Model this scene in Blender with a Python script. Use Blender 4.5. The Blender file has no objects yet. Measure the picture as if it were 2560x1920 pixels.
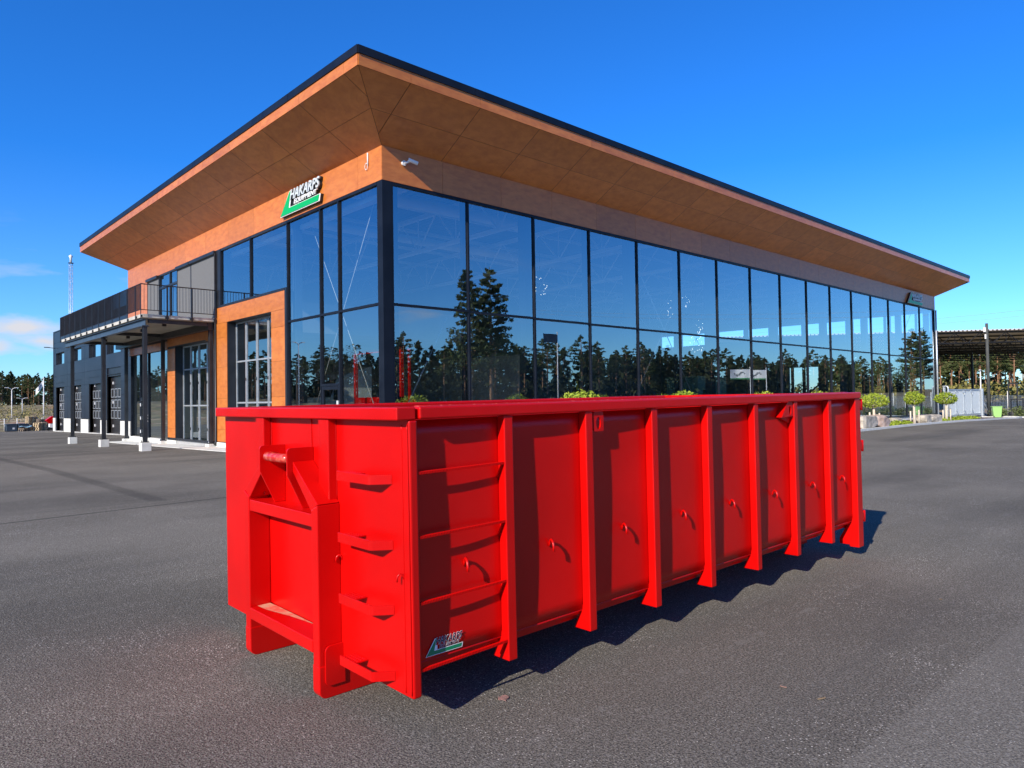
import bpy, math, random
from mathutils import Vector, Matrix
import numpy as np
random.seed(7)
S = bpy.context.scene
COL = S.collection
R = math.radians

# ------------------------------------------------------------------ camera
CAM = Vector((-11.2205, -17.3185, 1.727))
YAW, PIT, ROL, FPX = 0.8172376, 0.020924, -0.014839, 1766.015
F_ = Vector((math.cos(YAW)*math.cos(PIT), math.sin(YAW)*math.cos(PIT), math.sin(PIT)))
R0 = Vector((math.sin(YAW), -math.cos(YAW), 0)); U0 = R0.cross(F_)
RR = R0*math.cos(ROL) + U0*math.sin(ROL); UU = -R0*math.sin(ROL) + U0*math.cos(ROL)
cd = bpy.data.cameras.new('camera'); cam = bpy.data.objects.new('camera', cd); COL.objects.link(cam)
cd.sensor_width = 36; cd.lens = 36*FPX/2560; cd.clip_end = 6000; cd.clip_start = 0.05
M = Matrix((RR, UU, -F_)).transposed().to_4x4(); M.translation = CAM
cam.matrix_world = M
S.camera = cam

# ------------------------------------------------------------------ world, sun, exposure
SUN = Vector((-1.82, -0.50, 1.0)).normalized()
w = bpy.data.worlds.new('World'); S.world = w; w.use_nodes = True
nt = w.node_tree; N = nt.nodes; L = nt.links; N.clear()
sky = N.new('ShaderNodeTexSky'); sky.sky_type = 'NISHITA'; sky.sun_disc = False
sky.sun_elevation = math.asin(SUN.z); sky.sun_rotation = math.atan2(SUN.x, SUN.y)
sky.altitude = 200; sky.air_density = 1.0; sky.dust_density = 0.05; sky.ozone_density = 2.5
hs = N.new('ShaderNodeHueSaturation'); hs.inputs['Saturation'].default_value = 1.0
L.new(sky.outputs[0], hs.inputs['Color'])
tcs = N.new('ShaderNodeTexCoord'); sz = N.new('ShaderNodeSeparateXYZ'); L.new(tcs.outputs['Generated'], sz.inputs[0])
el = N.new('ShaderNodeMapRange'); el.inputs[1].default_value = 0.0; el.inputs[2].default_value = .30; L.new(sz.outputs['Z'], el.inputs[0])
tn = N.new('ShaderNodeMix'); tn.data_type = 'RGBA'; tn.inputs[6].default_value = (.80, 1.36, 2.05, 1); tn.inputs[7].default_value = (.22, 1.06, 2.25, 1); L.new(el.outputs[0], tn.inputs[0])
tm = N.new('ShaderNodeMix'); tm.data_type = 'RGBA'; tm.blend_type = 'MULTIPLY'; tm.inputs[0].default_value = 1; L.new(hs.outputs[0], tm.inputs[6])
ez = N.new('ShaderNodeMapRange'); ez.inputs[1].default_value = .50; ez.inputs[2].default_value = .85; ez.inputs[3].default_value = 1.0; ez.inputs[4].default_value = .38; L.new(sz.outputs['Z'], ez.inputs[0])
zd = N.new('ShaderNodeVectorMath'); zd.operation = 'SCALE'; L.new(tn.outputs[2], zd.inputs[0]); L.new(ez.outputs[0], zd.inputs['Scale']); L.new(zd.outputs[0], tm.inputs[7])
# low clouds near the horizon
def pxdir(x, y):
    d = (F_+RR*((x-1280)/FPX)+UU*((960-y)/FPX)).normalized(); return (d.x, d.y, d.z)
PUFF1, PUFF2, PUFF3 = pxdir(50, 818), pxdir(108, 852), pxdir(-60, 862)
tc = N.new('ShaderNodeTexCoord'); mp = N.new('ShaderNodeMapping'); mp.inputs['Scale'].default_value = (5, 5, 22)
L.new(tc.outputs['Generated'], mp.inputs[0])
no = N.new('ShaderNodeTexNoise'); no.inputs['Scale'].default_value = 1.0; no.inputs['Detail'].default_value = 6; no.inputs['Roughness'].default_value = .52
L.new(mp.outputs[0], no.inputs[0])
cr = N.new('ShaderNodeMapRange'); cr.inputs[1].default_value = .60; cr.inputs[2].default_value = .78
L.new(no.outputs[0], cr.inputs[0])
sx = N.new('ShaderNodeSeparateXYZ'); L.new(tc.outputs['Generated'], sx.inputs[0])
band = N.new('ShaderNodeMapRange'); band.inputs[1].default_value = .23; band.inputs[2].default_value = .10; L.new(sx.outputs['Z'], band.inputs[0])
band2 = N.new('ShaderNodeMapRange'); band2.inputs[1].default_value = .03; band2.inputs[2].default_value = .06; L.new(sx.outputs['Z'], band2.inputs[0])
mu = N.new('ShaderNodeMath'); mu.operation = 'MULTIPLY'; L.new(cr.outputs[0], mu.inputs[0]); L.new(band.outputs[0], mu.inputs[1])
mu2 = N.new('ShaderNodeMath'); mu2.operation = 'MULTIPLY'; L.new(mu.outputs[0], mu2.inputs[0]); L.new(band2.outputs[0], mu2.inputs[1])
# no clouds over the right-hand end of the yard
mrx = N.new('ShaderNodeMapRange'); mrx.inputs[1].default_value = .75; mrx.inputs[2].default_value = .55; L.new(sx.outputs['X'], mrx.inputs[0])
mu3 = N.new('ShaderNodeMath'); mu3.operation = 'MULTIPLY'; L.new(mu2.outputs[0], mu3.inputs[0]); L.new(mrx.outputs[0], mu3.inputs[1])
def puff(c, ax_, sc):
    d_ = N.new('ShaderNodeVectorMath'); d_.operation = 'SUBTRACT'; L.new(tc.outputs['Generated'], d_.inputs[0]); d_.inputs[1].default_value = c
    k_ = N.new('ShaderNodeVectorMath'); k_.operation = 'MULTIPLY'; L.new(d_.outputs[0], k_.inputs[0]); k_.inputs[1].default_value = sc
    ln_ = N.new('ShaderNodeVectorMath'); ln_.operation = 'LENGTH'; L.new(k_.outputs[0], ln_.inputs[0])
    nn = N.new('ShaderNodeTexNoise'); nn.inputs['Scale'].default_value = 16; nn.inputs['Detail'].default_value = 7; nn.inputs['Roughness'].default_value = .55
    mm = N.new('ShaderNodeMapping'); mm.inputs['Scale'].default_value = (1, 1, 2.6); L.new(tc.outputs['Generated'], mm.inputs[0]); L.new(mm.outputs[0], nn.inputs[0])
    ad = N.new('ShaderNodeMath'); ad.operation = 'MULTIPLY_ADD'; ad.inputs[1].default_value = -2.4; L.new(nn.outputs[0], ad.inputs[0]); ad.inputs[2].default_value = 1.2
    s_ = N.new('ShaderNodeMath'); s_.operation = 'ADD'; L.new(ln_.outputs[1 if len(ln_.outputs) > 1 else 0], s_.inputs[0]); L.new(ad.outputs[0], s_.inputs[1])
    r_ = N.new('ShaderNodeMapRange'); r_.inputs[1].default_value = 1.15; r_.inputs[2].default_value = .05; L.new(s_.outputs[0], r_.inputs[0]); return r_.outputs[0]
p1 = puff(PUFF1, 0, (19, 19, 75)); p2 = puff(PUFF2, 0, (23, 23, 105)); p3 = puff(PUFF3, 0, (17, 17, 90))
mxa = N.new('ShaderNodeMath'); mxa.operation = 'MAXIMUM'; L.new(p1, mxa.inputs[0]); L.new(p2, mxa.inputs[1])
mxb = N.new('ShaderNodeMath'); mxb.operation = 'MAXIMUM'; L.new(mxa.outputs[0], mxb.inputs[0]); L.new(p3, mxb.inputs[1])
mxc = N.new('ShaderNodeMath'); mxc.operation = 'MAXIMUM'; L.new(mxb.outputs[0], mxc.inputs[0]); L.new(mu3.outputs[0], mxc.inputs[1]); mu3 = mxc
mx = N.new('ShaderNodeMix'); mx.data_type = 'RGBA'
L.new(mu3.outputs[0], mx.inputs[0]); L.new(tm.outputs[2], mx.inputs[6]); mx.inputs[7].default_value = (7.6, 7.7, 8.4, 1)
bg = N.new('ShaderNodeBackground'); bg.inputs[1].default_value = 0.078
L.new(mx.outputs[2], bg.inputs[0])
wo = N.new('ShaderNodeOutputWorld'); L.new(bg.outputs[0], wo.inputs[0])

sl = bpy.data.lights.new('sun', 'SUN'); sl.energy = 5.0; sl.angle = R(.5); sl.color = (1, .90, .76)
so = bpy.data.objects.new('sun', sl); COL.objects.link(so)
so.rotation_euler = (-SUN).to_track_quat('-Z', 'Y').to_euler()
S.view_settings.view_transform = 'Standard'; S.view_settings.look = 'None'; S.view_settings.exposure = 0.32
S.view_settings.gamma = 1
S.render.engine = 'CYCLES'
try:
    S.cycles.max_bounces = 9; S.cycles.transparent_max_bounces = 16; S.cycles.glossy_bounces = 4; S.cycles.diffuse_bounces = 4
except Exception: pass

# ------------------------------------------------------------------ helpers
def tag(o, label=None, cat=None, group=None, kind=None):
    if label: o['label'] = label
    if cat: o['category'] = cat
    if group: o['group'] = group
    if kind: o['kind'] = kind
    return o
def thing(name, label, cat, loc=(0, 0, 0), rz=0, group=None):
    o = bpy.data.objects.new(name, None); COL.objects.link(o); o.empty_display_size = .2
    o.location = loc; o.rotation_euler = (0, 0, rz)
    return tag(o, label, cat, group)
def copy_tree(o, parent=None):
    c = o.copy(); COL.objects.link(c); c.parent = parent
    for ch in list(o.children): copy_tree(ch, c)
    return c

class MB:
    def __init__(s): s.v = []; s.f = []; s.sm = []
    def add(s, vs, fs, smooth=False):
        n = len(s.v); s.v += [tuple(a) for a in vs]
        for f in fs: s.f.append(tuple(i+n for i in f)); s.sm.append(smooth)
        return s
    def box(s, x0, x1, y0, y1, z0, z1):
        return s.add([(x0,y0,z0),(x1,y0,z0),(x1,y1,z0),(x0,y1,z0),(x0,y0,z1),(x1,y0,z1),(x1,y1,z1),(x0,y1,z1)],
                     [(0,3,2,1),(4,5,6,7),(0,1,5,4),(1,2,6,5),(2,3,7,6),(3,0,4,7)])
    def prism(s, poly, ax, a, b):
        # poly in the other two axes (cyclic order of remaining axes)
        def P(p, t):
            if ax == 0: return (t, p[0], p[1])
            if ax == 1: return (p[0], t, p[1])
            return (p[0], p[1], t)
        n = len(poly)
        area = sum(poly[i][0]*poly[(i+1) % n][1]-poly[(i+1) % n][0]*poly[i][1] for i in range(n))
        if (area < 0) != (ax == 1): poly = poly[::-1]
        vs = [P(p, a) for p in poly]+[P(p, b) for p in poly]
        fs = [tuple(range(n))[::-1], tuple(range(n, 2*n))]+[(i, (i+1) % n, n+(i+1) % n, n+i) for i in range(n)]
        if b < a: fs = [f[::-1] for f in fs]
        return s.add(vs, fs)
    def tube(s, pts, r, n=8, caps=True, smooth=True):
        pts = [Vector(p) for p in pts]; rs = r if isinstance(r, (list, tuple)) else [r]*len(pts)
        vs = []; up = None
        for i, p in enumerate(pts):
            d = (pts[min(i+1, len(pts)-1)]-pts[max(i-1, 0)]).normalized()
            if up is None:
                up = Vector((0, 0, 1)) if abs(d.z) < .9 else Vector((1, 0, 0))
            a = d.cross(up).normalized(); b = a.cross(d).normalized(); up = b
            for k in range(n):
                t = 2*math.pi*k/n; vs.append(p+(a*math.cos(t)+b*math.sin(t))*rs[i])
        fs = [(i*n+k, i*n+(k+1) % n, (i+1)*n+(k+1) % n, (i+1)*n+k) for i in range(len(pts)-1) for k in range(n)]
        s.add(vs, [f[::-1] for f in fs], smooth)
        if caps:
            m = len(s.v)-len(vs)
            s.f.append(tuple(m+k for k in range(n))); s.sm.append(False)
            s.f.append(tuple(m+(len(pts)-1)*n+k for k in range(n))[::-1]); s.sm.append(False)
        return s
    def lathe(s, prof, c=(0, 0), n=16):
        vs = [(c[0]+r*math.cos(2*math.pi*k/n), c[1]+r*math.sin(2*math.pi*k/n), z) for r, z in prof for k in range(n)]
        s.add(vs, [(i*n+k, i*n+(k+1) % n, (i+1)*n+(k+1) % n, (i+1)*n+k) for i in range(len(prof)-1) for k in range(n)], True)
        return s
    def quad(s, a, b, c, d): return s.add([a, b, c, d], [(0, 1, 2, 3)])
    def build(s, name, m, parent=None, bevel=0, loc=None, seg=2):
        me = bpy.data.meshes.new(name); me.from_pydata(s.v, [], s.f); me.update()
        if any(s.sm): me.polygons.foreach_set('use_smooth', s.sm)
        o = bpy.data.objects.new(name, me); COL.objects.link(o)
        if m: me.materials.append(m)
        if parent: o.parent = parent
        if loc: o.location = loc
        if bevel:
            b = o.modifiers.new('bevel', 'BEVEL'); b.width = bevel; b.segments = seg; b.limit_method = 'ANGLE'; b.angle_limit = R(40)
        return o

def mat(name, color=(.5, .5, .5), rough=.5, metal=0, spec=.5, coat=0, emit=None):
    m = bpy.data.materials.new(name); m.use_nodes = True
    b = m.node_tree.nodes['Principled BSDF']
    b.inputs['Base Color'].default_value = (*color, 1); b.inputs['Roughness'].default_value = rough
    b.inputs['Metallic'].default_value = metal; b.inputs['Specular IOR Level'].default_value = spec
    b.inputs['Coat Weight'].default_value = coat; b.inputs['Coat Roughness'].default_value = .12
    if emit: b.inputs['Emission Color'].default_value = (*emit[:3], 1); b.inputs['Emission Strength'].default_value = emit[3]
    m['b'] = 1
    return m
def nodes(m):
    return m.node_tree.nodes, m.node_tree.links, m.node_tree.nodes['Principled BSDF']
def noisy(m, c0, c1, scale=5, detail=5, stretch=(1, 1, 1), lo=.35, hi=.65, bump=0, bscale=None, island=0, rough=None, coord='Object'):
    """colour varied between c0 and c1 by noise, optional bump, optional per-panel shift"""
    n, l, b = nodes(m)
    tc = n.new('ShaderNodeTexCoord'); mp = n.new('ShaderNodeMapping'); mp.inputs['Scale'].default_value = stretch
    l.new(tc.outputs[coord], mp.inputs[0])
    t = n.new('ShaderNodeTexNoise'); t.inputs['Scale'].default_value = scale; t.inputs['Detail'].default_value = detail
    l.new(mp.outputs[0], t.inputs[0])
    r = n.new('ShaderNodeValToRGB'); r.color_ramp.elements[0].position = lo; r.color_ramp.elements[1].position = hi
    r.color_ramp.elements[0].color = (*c0, 1); r.color_ramp.elements[1].color = (*c1, 1)
    l.new(t.outputs[0], r.inputs[0]); out = r.outputs[0]
    if island:
        g = n.new('ShaderNodeNewGeometry'); h = n.new('ShaderNodeHueSaturation'); mr = n.new('ShaderNodeMapRange')
        mr.inputs[3].default_value = 1-island; mr.inputs[4].default_value = 1+island
        l.new(g.outputs['Random Per Island'], mr.inputs[0]); l.new(mr.outputs[0], h.inputs['Value']); l.new(out, h.inputs['Color']); out = h.outputs[0]
    l.new(out, b.inputs['Base Color'])
    if bump:
        t2 = n.new('ShaderNodeTexNoise'); t2.inputs['Scale'].default_value = bscale or scale*3; t2.inputs['Detail'].default_value = 4
        l.new(mp.outputs[0], t2.inputs[0])
        bp = n.new('ShaderNodeBump'); bp.inputs['Strength'].default_value = bump; bp.inputs['Distance'].default_value = .02
        l.new(t2.outputs[0], bp.inputs['Height']); l.new(bp.outputs[0], b.inputs['Normal'])
    if rough:
        mr = n.new('ShaderNodeMapRange'); mr.inputs[3].default_value = rough[0]; mr.inputs[4].default_value = rough[1]
        l.new(t.outputs[0], mr.inputs[0]); l.new(mr.outputs[0], b.inputs['Roughness'])
    return m

# ------------------------------------------------------------------ materials
RED = noisy(mat('red_paint', rough=.38, spec=.32), (.54, .0015, .0012), (.62, .0022, .0016), 1.6, 3, rough=(.24, .38), bump=.05, bscale=140)
n, l, b = nodes(RED)
tcr = n.new('ShaderNodeTexCoord'); t3 = n.new('ShaderNodeTexNoise'); t3.inputs['Scale'].default_value = 9; t3.inputs['Detail'].default_value = 10; t3.inputs['Roughness'].default_value = .75; l.new(tcr.outputs['Object'], t3.inputs[0])
r3 = n.new('ShaderNodeMapRange'); r3.inputs[1].default_value = .70; r3.inputs[2].default_value = .80; r3.inputs[4].default_value = .55; l.new(t3.outputs[0], r3.inputs[0])
m3 = n.new('ShaderNodeMix'); m3.data_type = 'RGBA'; l.new(r3.outputs[0], m3.inputs[0]); l.new(b.inputs['Base Color'].links[0].from_socket, m3.inputs[6]); m3.inputs[7].default_value = (.62, .20, .15, 1); l.new(m3.outputs[2], b.inputs['Base Color'])
REDWORN = noisy(mat('red_worn', rough=.4), (.5, .01, .01), (.75, .12, .09), 45, 5, lo=.5, hi=.72)
SAND = mat('sand_dust', (.62, .38, .24), .9)
BLK = noisy(mat('black_metal', rough=.42), (.010, .012, .016), (.018, .020, .026), 2, 3)
DKBLUE = noisy(mat('dark_flashing', rough=.42, spec=.22), (.006, .008, .014), (.011, .014, .022), 1.2, 2)
STEEL = noisy(mat('painted_steel', rough=.4), (.018, .020, .024), (.03, .033, .038), 3, 3)
BLUESTEEL = noisy(mat('blue_grey_beam', rough=.4), (.035, .05, .075), (.05, .07, .10), 2, 3)
ALU = noisy(mat('grey_frame', rough=.4, metal=.2), (.30, .33, .36), (.38, .41, .44), 4, 3)
GALV = noisy(mat('galvanised_steel', rough=.42, metal=.65), (.50, .56, .60), (.68, .73, .78), 14, 4)
CONC = noisy(mat('concrete', rough=.85), (.42, .41, .37), (.56, .55, .50), 4, 8, bump=.3, bscale=40)
CONCW = noisy(mat('pale_concrete', rough=.85), (.60, .60, .56), (.72, .72, .68), 3, 8, bump=.2, bscale=40)
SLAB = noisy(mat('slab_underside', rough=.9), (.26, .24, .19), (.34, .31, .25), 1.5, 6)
WHITE = noisy(mat('white_paint', rough=.4), (.74, .74, .74), (.82, .82, .82), 3, 3)
SCREEN = noisy(mat('grey_sun_screen', rough=.8), (.125, .128, .13), (.145, .148, .15), 30, 3)
BARK = noisy(mat('pine_bark', rough=.9), (.16, .085, .045), (.36, .20, .11), 6, 5, stretch=(1, 1, .25))
BARKD = noisy(mat('dark_bark', rough=.9), (.07, .05, .035), (.13, .10, .07), 6, 5, stretch=(1, 1, .25))
STAKE = noisy(mat('stake_wood', rough=.85), (.55, .47, .36), (.70, .62, .50), 8, 4, stretch=(1, 1, .2))
INTW = noisy(mat('interior_wall', rough=.8), (.32, .33, .34), (.38, .39, .40), .5, 3)
INTL = noisy(mat('interior_light_steel', rough=.5), (.80, .82, .84), (.88, .88, .88), 1, 3)
INTF = noisy(mat('interior_floor', rough=.35), (.34, .34, .34), (.42, .42, .42), .8, 5)

def wood_material():
    m = mat('veneer_panel', rough=.42); n, l, b = nodes(m)
    tc = n.new('ShaderNodeTexCoord'); mp = n.new('ShaderNodeMapping'); mp.inputs['Scale'].default_value = (.55, .55, 1.5)
    l.new(tc.outputs['Object'], mp.inputs[0])
    g = n.new('ShaderNodeNewGeometry')
    add = n.new('ShaderNodeVectorMath'); add.operation = 'MULTIPLY_ADD'
    cmb = n.new('ShaderNodeCombineXYZ')
    for i in range(3): l.new(g.outputs['Random Per Island'], cmb.inputs[i])
    add.inputs[1].default_value = (37, 53, 71); l.new(cmb.outputs[0], add.inputs[0]); l.new(mp.outputs[0], add.inputs[2])
    t0 = n.new('ShaderNodeTexNoise'); t0.inputs['Scale'].default_value = 1.3; t0.inputs['Detail'].default_value = 3; t0.inputs['Distortion'].default_value = 1.2
    l.new(add.outputs[0], t0.inputs[0])
    wv = n.new('ShaderNodeMath'); wv.operation = 'MULTIPLY'; wv.inputs[1].default_value = 42; l.new(t0.outputs[0], wv.inputs[0])
    sn = n.new('ShaderNodeMath'); sn.operation = 'SINE'; l.new(wv.outputs[0], sn.inputs[0])
    t1 = n.new('ShaderNodeTexNoise'); t1.inputs['Scale'].default_value = 4.5; t1.inputs['Detail'].default_value = 8; l.new(add.outputs[0], t1.inputs[0])
    ml = n.new('ShaderNodeMath'); ml.operation = 'MULTIPLY_ADD'; ml.inputs[1].default_value = .045; l.new(sn.outputs[0], ml.inputs[0]); l.new(t1.outputs[0], ml.inputs[2])
    r = n.new('ShaderNodeValToRGB'); e = r.color_ramp.elements
    e[0].position = .30; e[0].color = (.48, .135, .023, 1); e[1].position = .68; e[1].color = (.61, .196, .036, 1)
    x = e.new(.5); x.color = (.55, .168, .029, 1)
    l.new(ml.outputs[0], r.inputs[0])
    h = n.new('ShaderNodeHueSaturation'); mr = n.new('ShaderNodeMapRange'); mr.inputs[3].default_value = .90; mr.inputs[4].default_value = 1.08
    l.new(g.outputs['Random Per Island'], mr.inputs[0]); l.new(mr.outputs[0], h.inputs['Value']); l.new(r.outputs[0], h.inputs['Color'])
    l.new(h.outputs[0], b.inputs['Base Color'])
    b.inputs['Coat Weight'].default_value = .15; b.inputs['Coat Roughness'].default_value = .2
    return m
WOOD = wood_material()

def glass_material(name, base, tint, ior=1.5):
    m = bpy.data.materials.new(name); m.use_nodes = True; n = m.node_tree.nodes; l = m.node_tree.links; n.clear()
    fr = n.new('ShaderNodeFresnel'); fr.inputs[0].default_value = ior
    mr = n.new('ShaderNodeMapRange'); mr.inputs[1].default_value = .04; mr.inputs[2].default_value = .75; mr.inputs[3].default_value = base; mr.inputs[4].default_value = .96
    l.new(fr.outputs[0], mr.inputs[0])
    t = n.new('ShaderNodeBsdfTransparent'); t.inputs[0].default_value = (*tint, 1)
    g = n.new('ShaderNodeBsdfGlossy'); g.inputs['Roughness'].default_value = 0.0; g.inputs['Color'].default_value = (.86, .95, 1, 1)
    mx = n.new('ShaderNodeMixShader'); l.new(mr.outputs[0], mx.inputs[0]); l.new(t.outputs[0], mx.inputs[1]); l.new(g.outputs[0], mx.inputs[2])
    o = n.new('ShaderNodeOutputMaterial'); l.new(mx.outputs[0], o.inputs[0])
    return m
GLASS = glass_material('facade_glass', .36, (.78, .86, .86))
GLASSW = glass_material('clear_glass', .10, (.9, .95, .95))
GLASSD = glass_material('door_glass', .30, (.45, .52, .52))

# ground height: flat round the container, falling gently to the left and to the right-hand end
def lerp(x, xs, ys): return float(np.interp(x, xs, ys))
def hgt(u, v):
    z = lerp(v, [5, 12, 25, 35, 60, 62], [0, -.10, -.27, -.30, -.58, -.60])
    if u > 20: z = min(z, lerp(v, [5, 12, 60], [0, -.1, -.6]))
    z += lerp(u, [30, 39, 47, 58, 75], [0, -.08, -.21, -.39, -.45])*(1 if v < 62 else max(0, 1-(v-62)/30))
    if v > 62:
        b = lerp(v, [62, 75, 110, 140, 165, 400, 3000], [0, .25, .70, 1.1, 2.5, 2.8, 8])
        z += b
        if v < 158: z += (.22*math.sin(u*.35+v*.11)*math.sin(v*.21+1.3)+.16*math.sin(u*.9+v*.4)+.1*math.sin(u*1.7-v*.7))*min(1, (v-64)/12 if v > 64 else 0)*.8
    if u > 62 and v < 62: z += lerp(u, [62, 100, 130, 300, 3000], [0, .3, .8, 2, 10])
    if v < -48: z += lerp(-v, [48, 80, 200, 3000], [0, .5, 2, 12])
    if u < -48: z += lerp(-u, [48, 60, 90, 200, 3000], [0, .4, 1.6, 4, 14])
    return z

# ------------------------------------------------------------------ ground
def sheet(name, us, vs, dz, m):
    mb = MB(); nv = len(vs)
    mb.v = [(u, v, hgt(u, v)+dz) for u in us for v in vs]
    mb.f = [(i*nv+j, (i+1)*nv+j, (i+1)*nv+j+1, i*nv+j+1) for i in range(len(us)-1) for j in range(nv-1)]
    mb.sm = [True]*len(mb.f)
    return tag(mb.build(name, m), kind='structure')
GRASS = noisy(mat('rough_grass', rough=.95), (.10, .10, .035), (.30, .235, .11), .35, 9, lo=.38, hi=.6, bump=.8, bscale=3)
n, l, b = nodes(GRASS)
# bare red-brown soil and sand patches
tcg = n.new('ShaderNodeTexCoord'); tg = n.new('ShaderNodeTexNoise'); tg.inputs['Scale'].default_value = .16; tg.inputs['Detail'].default_value = 7
l.new(tcg.outputs['Object'], tg.inputs[0]); rg = n.new('ShaderNodeMapRange'); rg.inputs[1].default_value = .53; rg.inputs[2].default_value = .60; l.new(tg.outputs[0], rg.inputs[0])
tg2 = n.new('ShaderNodeTexNoise'); tg2.inputs['Scale'].default_value = .45; l.new(tcg.outputs['Object'], tg2.inputs[0])
rc = n.new('ShaderNodeValToRGB'); rc.color_ramp.elements[0].position = .42; rc.color_ramp.elements[0].color = (.20, .085, .04, 1); rc.color_ramp.elements[1].position = .58; rc.color_ramp.elements[1].color = (.52, .40, .24, 1); l.new(tg2.outputs[0], rc.inputs[0])
mg = n.new('ShaderNodeMix'); mg.data_type = 'RGBA'; src = b.inputs['Base Color'].links[0].from_socket
l.new(rg.outputs[0], mg.inputs[0]); l.new(src, mg.inputs[6]); l.new(rc.outputs[0], mg.inputs[7]); l.new(mg.outputs[2], b.inputs['Base Color'])

def rng(a, b, s): return [a+s*i for i in range(int(round((b-a)/s))+1)]
us = [-2500, -1200, -500, -250, -150]+rng(-100, -52, 4)+rng(-48, 76, 2)+rng(80, 160, 5)+[220, 400, 900, 2500]
vs = [-2500, -1200, -500, -250, -160]+rng(-120, -52, 4)+rng(-48, 62, 2)+rng(63.5, 170, 1.5)+[200, 260, 400, 900, 2500]
sheet('ground', us, vs, -.06, GRASS)

def asphalt_material():
    m = mat('asphalt', rough=.92, spec=.12); n, l, b = nodes(m)
    tc = n.new('ShaderNodeTexCoord')
    def noise(scale, det=3, st=(1, 1, 1), rot=0, rough=.5):
        mp = n.new('ShaderNodeMapping'); mp.inputs['Scale'].default_value = st; mp.inputs['Rotation'].default_value = (0, 0, rot)
        l.new(tc.outputs['Object'], mp.inputs[0]); t = n.new('ShaderNodeTexNoise'); t.inputs['Scale'].default_value = scale; t.inputs['Detail'].default_value = det; t.inputs['Roughness'].default_value = rough
        l.new(mp.outputs[0], t.inputs[0]); return t.outputs[0]
    def ramp(s, p0, p1, a=0, c=1):
        r = n.new('ShaderNodeMapRange'); r.inputs[1].default_value = p0; r.inputs[2].default_value = p1; r.inputs[3].default_value = a; r.inputs[4].default_value = c
        l.new(s, r.inputs[0]); return r.outputs[0]
    def mixc(fac, a, c):
        x = n.new('ShaderNodeMix'); x.data_type = 'RGBA'
        l.new(fac, x.inputs[0])
        for k, q in ((6, a), (7, c)):
            if isinstance(q, tuple): x.inputs[k].default_value = (*q, 1)
            else: l.new(q, x.inputs[k])
        return x.outputs[2]
    base = mixc(ramp(noise(.35, 6), .35, .65), (.245, .228, .194), (.33, .307, .262))
    # grain
    g1 = noise(85, 4, rough=.75); base = mixc(ramp(g1, .38, .60), (.038, .036, .033), base)
    vo = n.new('ShaderNodeTexVoronoi'); vo.inputs['Scale'].default_value = 72; l.new(tc.outputs['Object'], vo.inputs[0])
    base = mixc(ramp(vo.outputs['Color'], .66, .92, 0, .7), base, (.34, .325, .295))
    # pale chips, more of them in scattered drifts
    v2 = n.new('ShaderNodeTexVoronoi'); v2.inputs['Scale'].default_value = 52; l.new(tc.outputs['Object'], v2.inputs[0])
    chip = n.new('ShaderNodeMath'); chip.operation = 'LESS_THAN'; l.new(v2.outputs['Distance'], chip.inputs[0])
    thr = ramp(noise(1.1, 5), .44, .72, .10, .29); l.new(thr, chip.inputs[1])
    sep = n.new('ShaderNodeSeparateColor'); l.new(v2.outputs['Color'], sep.inputs[0])
    on = n.new('ShaderNodeMath'); on.operation = 'GREATER_THAN'; on.inputs[1].default_value = .60; l.new(sep.outputs[0], on.inputs[0])
    cm = n.new('ShaderNodeMath'); cm.operation = 'MULTIPLY'; l.new(chip.outputs[0], cm.inputs[0]); l.new(on.outputs[0], cm.inputs[1])
    base = mixc(cm.outputs[0], base, (.72, .69, .63))
    # paver streaks along the lane and rare pale drag lines
    st = noise(1.0, 4, (.05, 1.6, 1), R(-3)); base = mixc(ramp(st, .60, .72, 0, .35), base, (.13, .13, .125))
    st2 = noise(1.0, 5, (.10, .35, 1), R(35)); base = mixc(ramp(st2, .40, .52, .30, 0), base, (.030, .030, .032))
    # tyre-dark curved band and joint lines
    sxyz = n.new('ShaderNodeSeparateXYZ'); l.new(tc.outputs['Object'], sxyz.inputs[0])
    def line(a, c, d, wdt, soft=.02):
        # |a*x + c*y + d| < w
        m1 = n.new('ShaderNodeMath'); m1.operation = 'MULTIPLY_ADD'; m1.inputs[1].default_value = a; m1.inputs[2].default_value = d; l.new(sxyz.outputs[0], m1.inputs[0])
        m2 = n.new('ShaderNodeMath'); m2.operation = 'MULTIPLY_ADD'; m2.inputs[1].default_value = c; l.new(sxyz.outputs[1], m2.inputs[0]); l.new(m1.outputs[0], m2.inputs[2])
        m3 = n.new('ShaderNodeMath'); m3.operation = 'ABSOLUTE'; l.new(m2.outputs[0], m3.inputs[0])
        return ramp(m3.outputs[0], wdt+soft, wdt, 0, 1)
    base = mixc(ramp(line(-.087, 1.0, 3.72, .035), 0, 1, 0, .6), base, (.030, .030, .030))
    mk = n.new('ShaderNodeMath'); mk.operation = 'MULTIPLY'; l.new(line(1.0, .012, 7.22, .10, .10), mk.inputs[0]); l.new(ramp(sxyz.outputs[1], -4.0, -3.6), mk.inputs[1])
    base = mixc(ramp(mk.outputs[0], 0, 1, 0, .36), base, (.034, .034, .034))
    mk = n.new('ShaderNodeMath'); mk.operation = 'MULTIPLY'; l.new(line(.004, 1.0, 14.79, .015, .03), mk.inputs[0]); l.new(ramp(noise(7.0, 6), .50, .66), mk.inputs[1])
    base = mixc(ramp(mk.outputs[0], 0, 1, 0, .4), base, (.22, .215, .20))
    # newer lighter lane in the lower right corner
    m1 = n.new('ShaderNodeMath'); m1.operation = 'MULTIPLY_ADD'; m1.inputs[1].default_value = .03; m1.inputs[2].default_value = 16.15; l.new(sxyz.outputs[0], m1.inputs[0])
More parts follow.
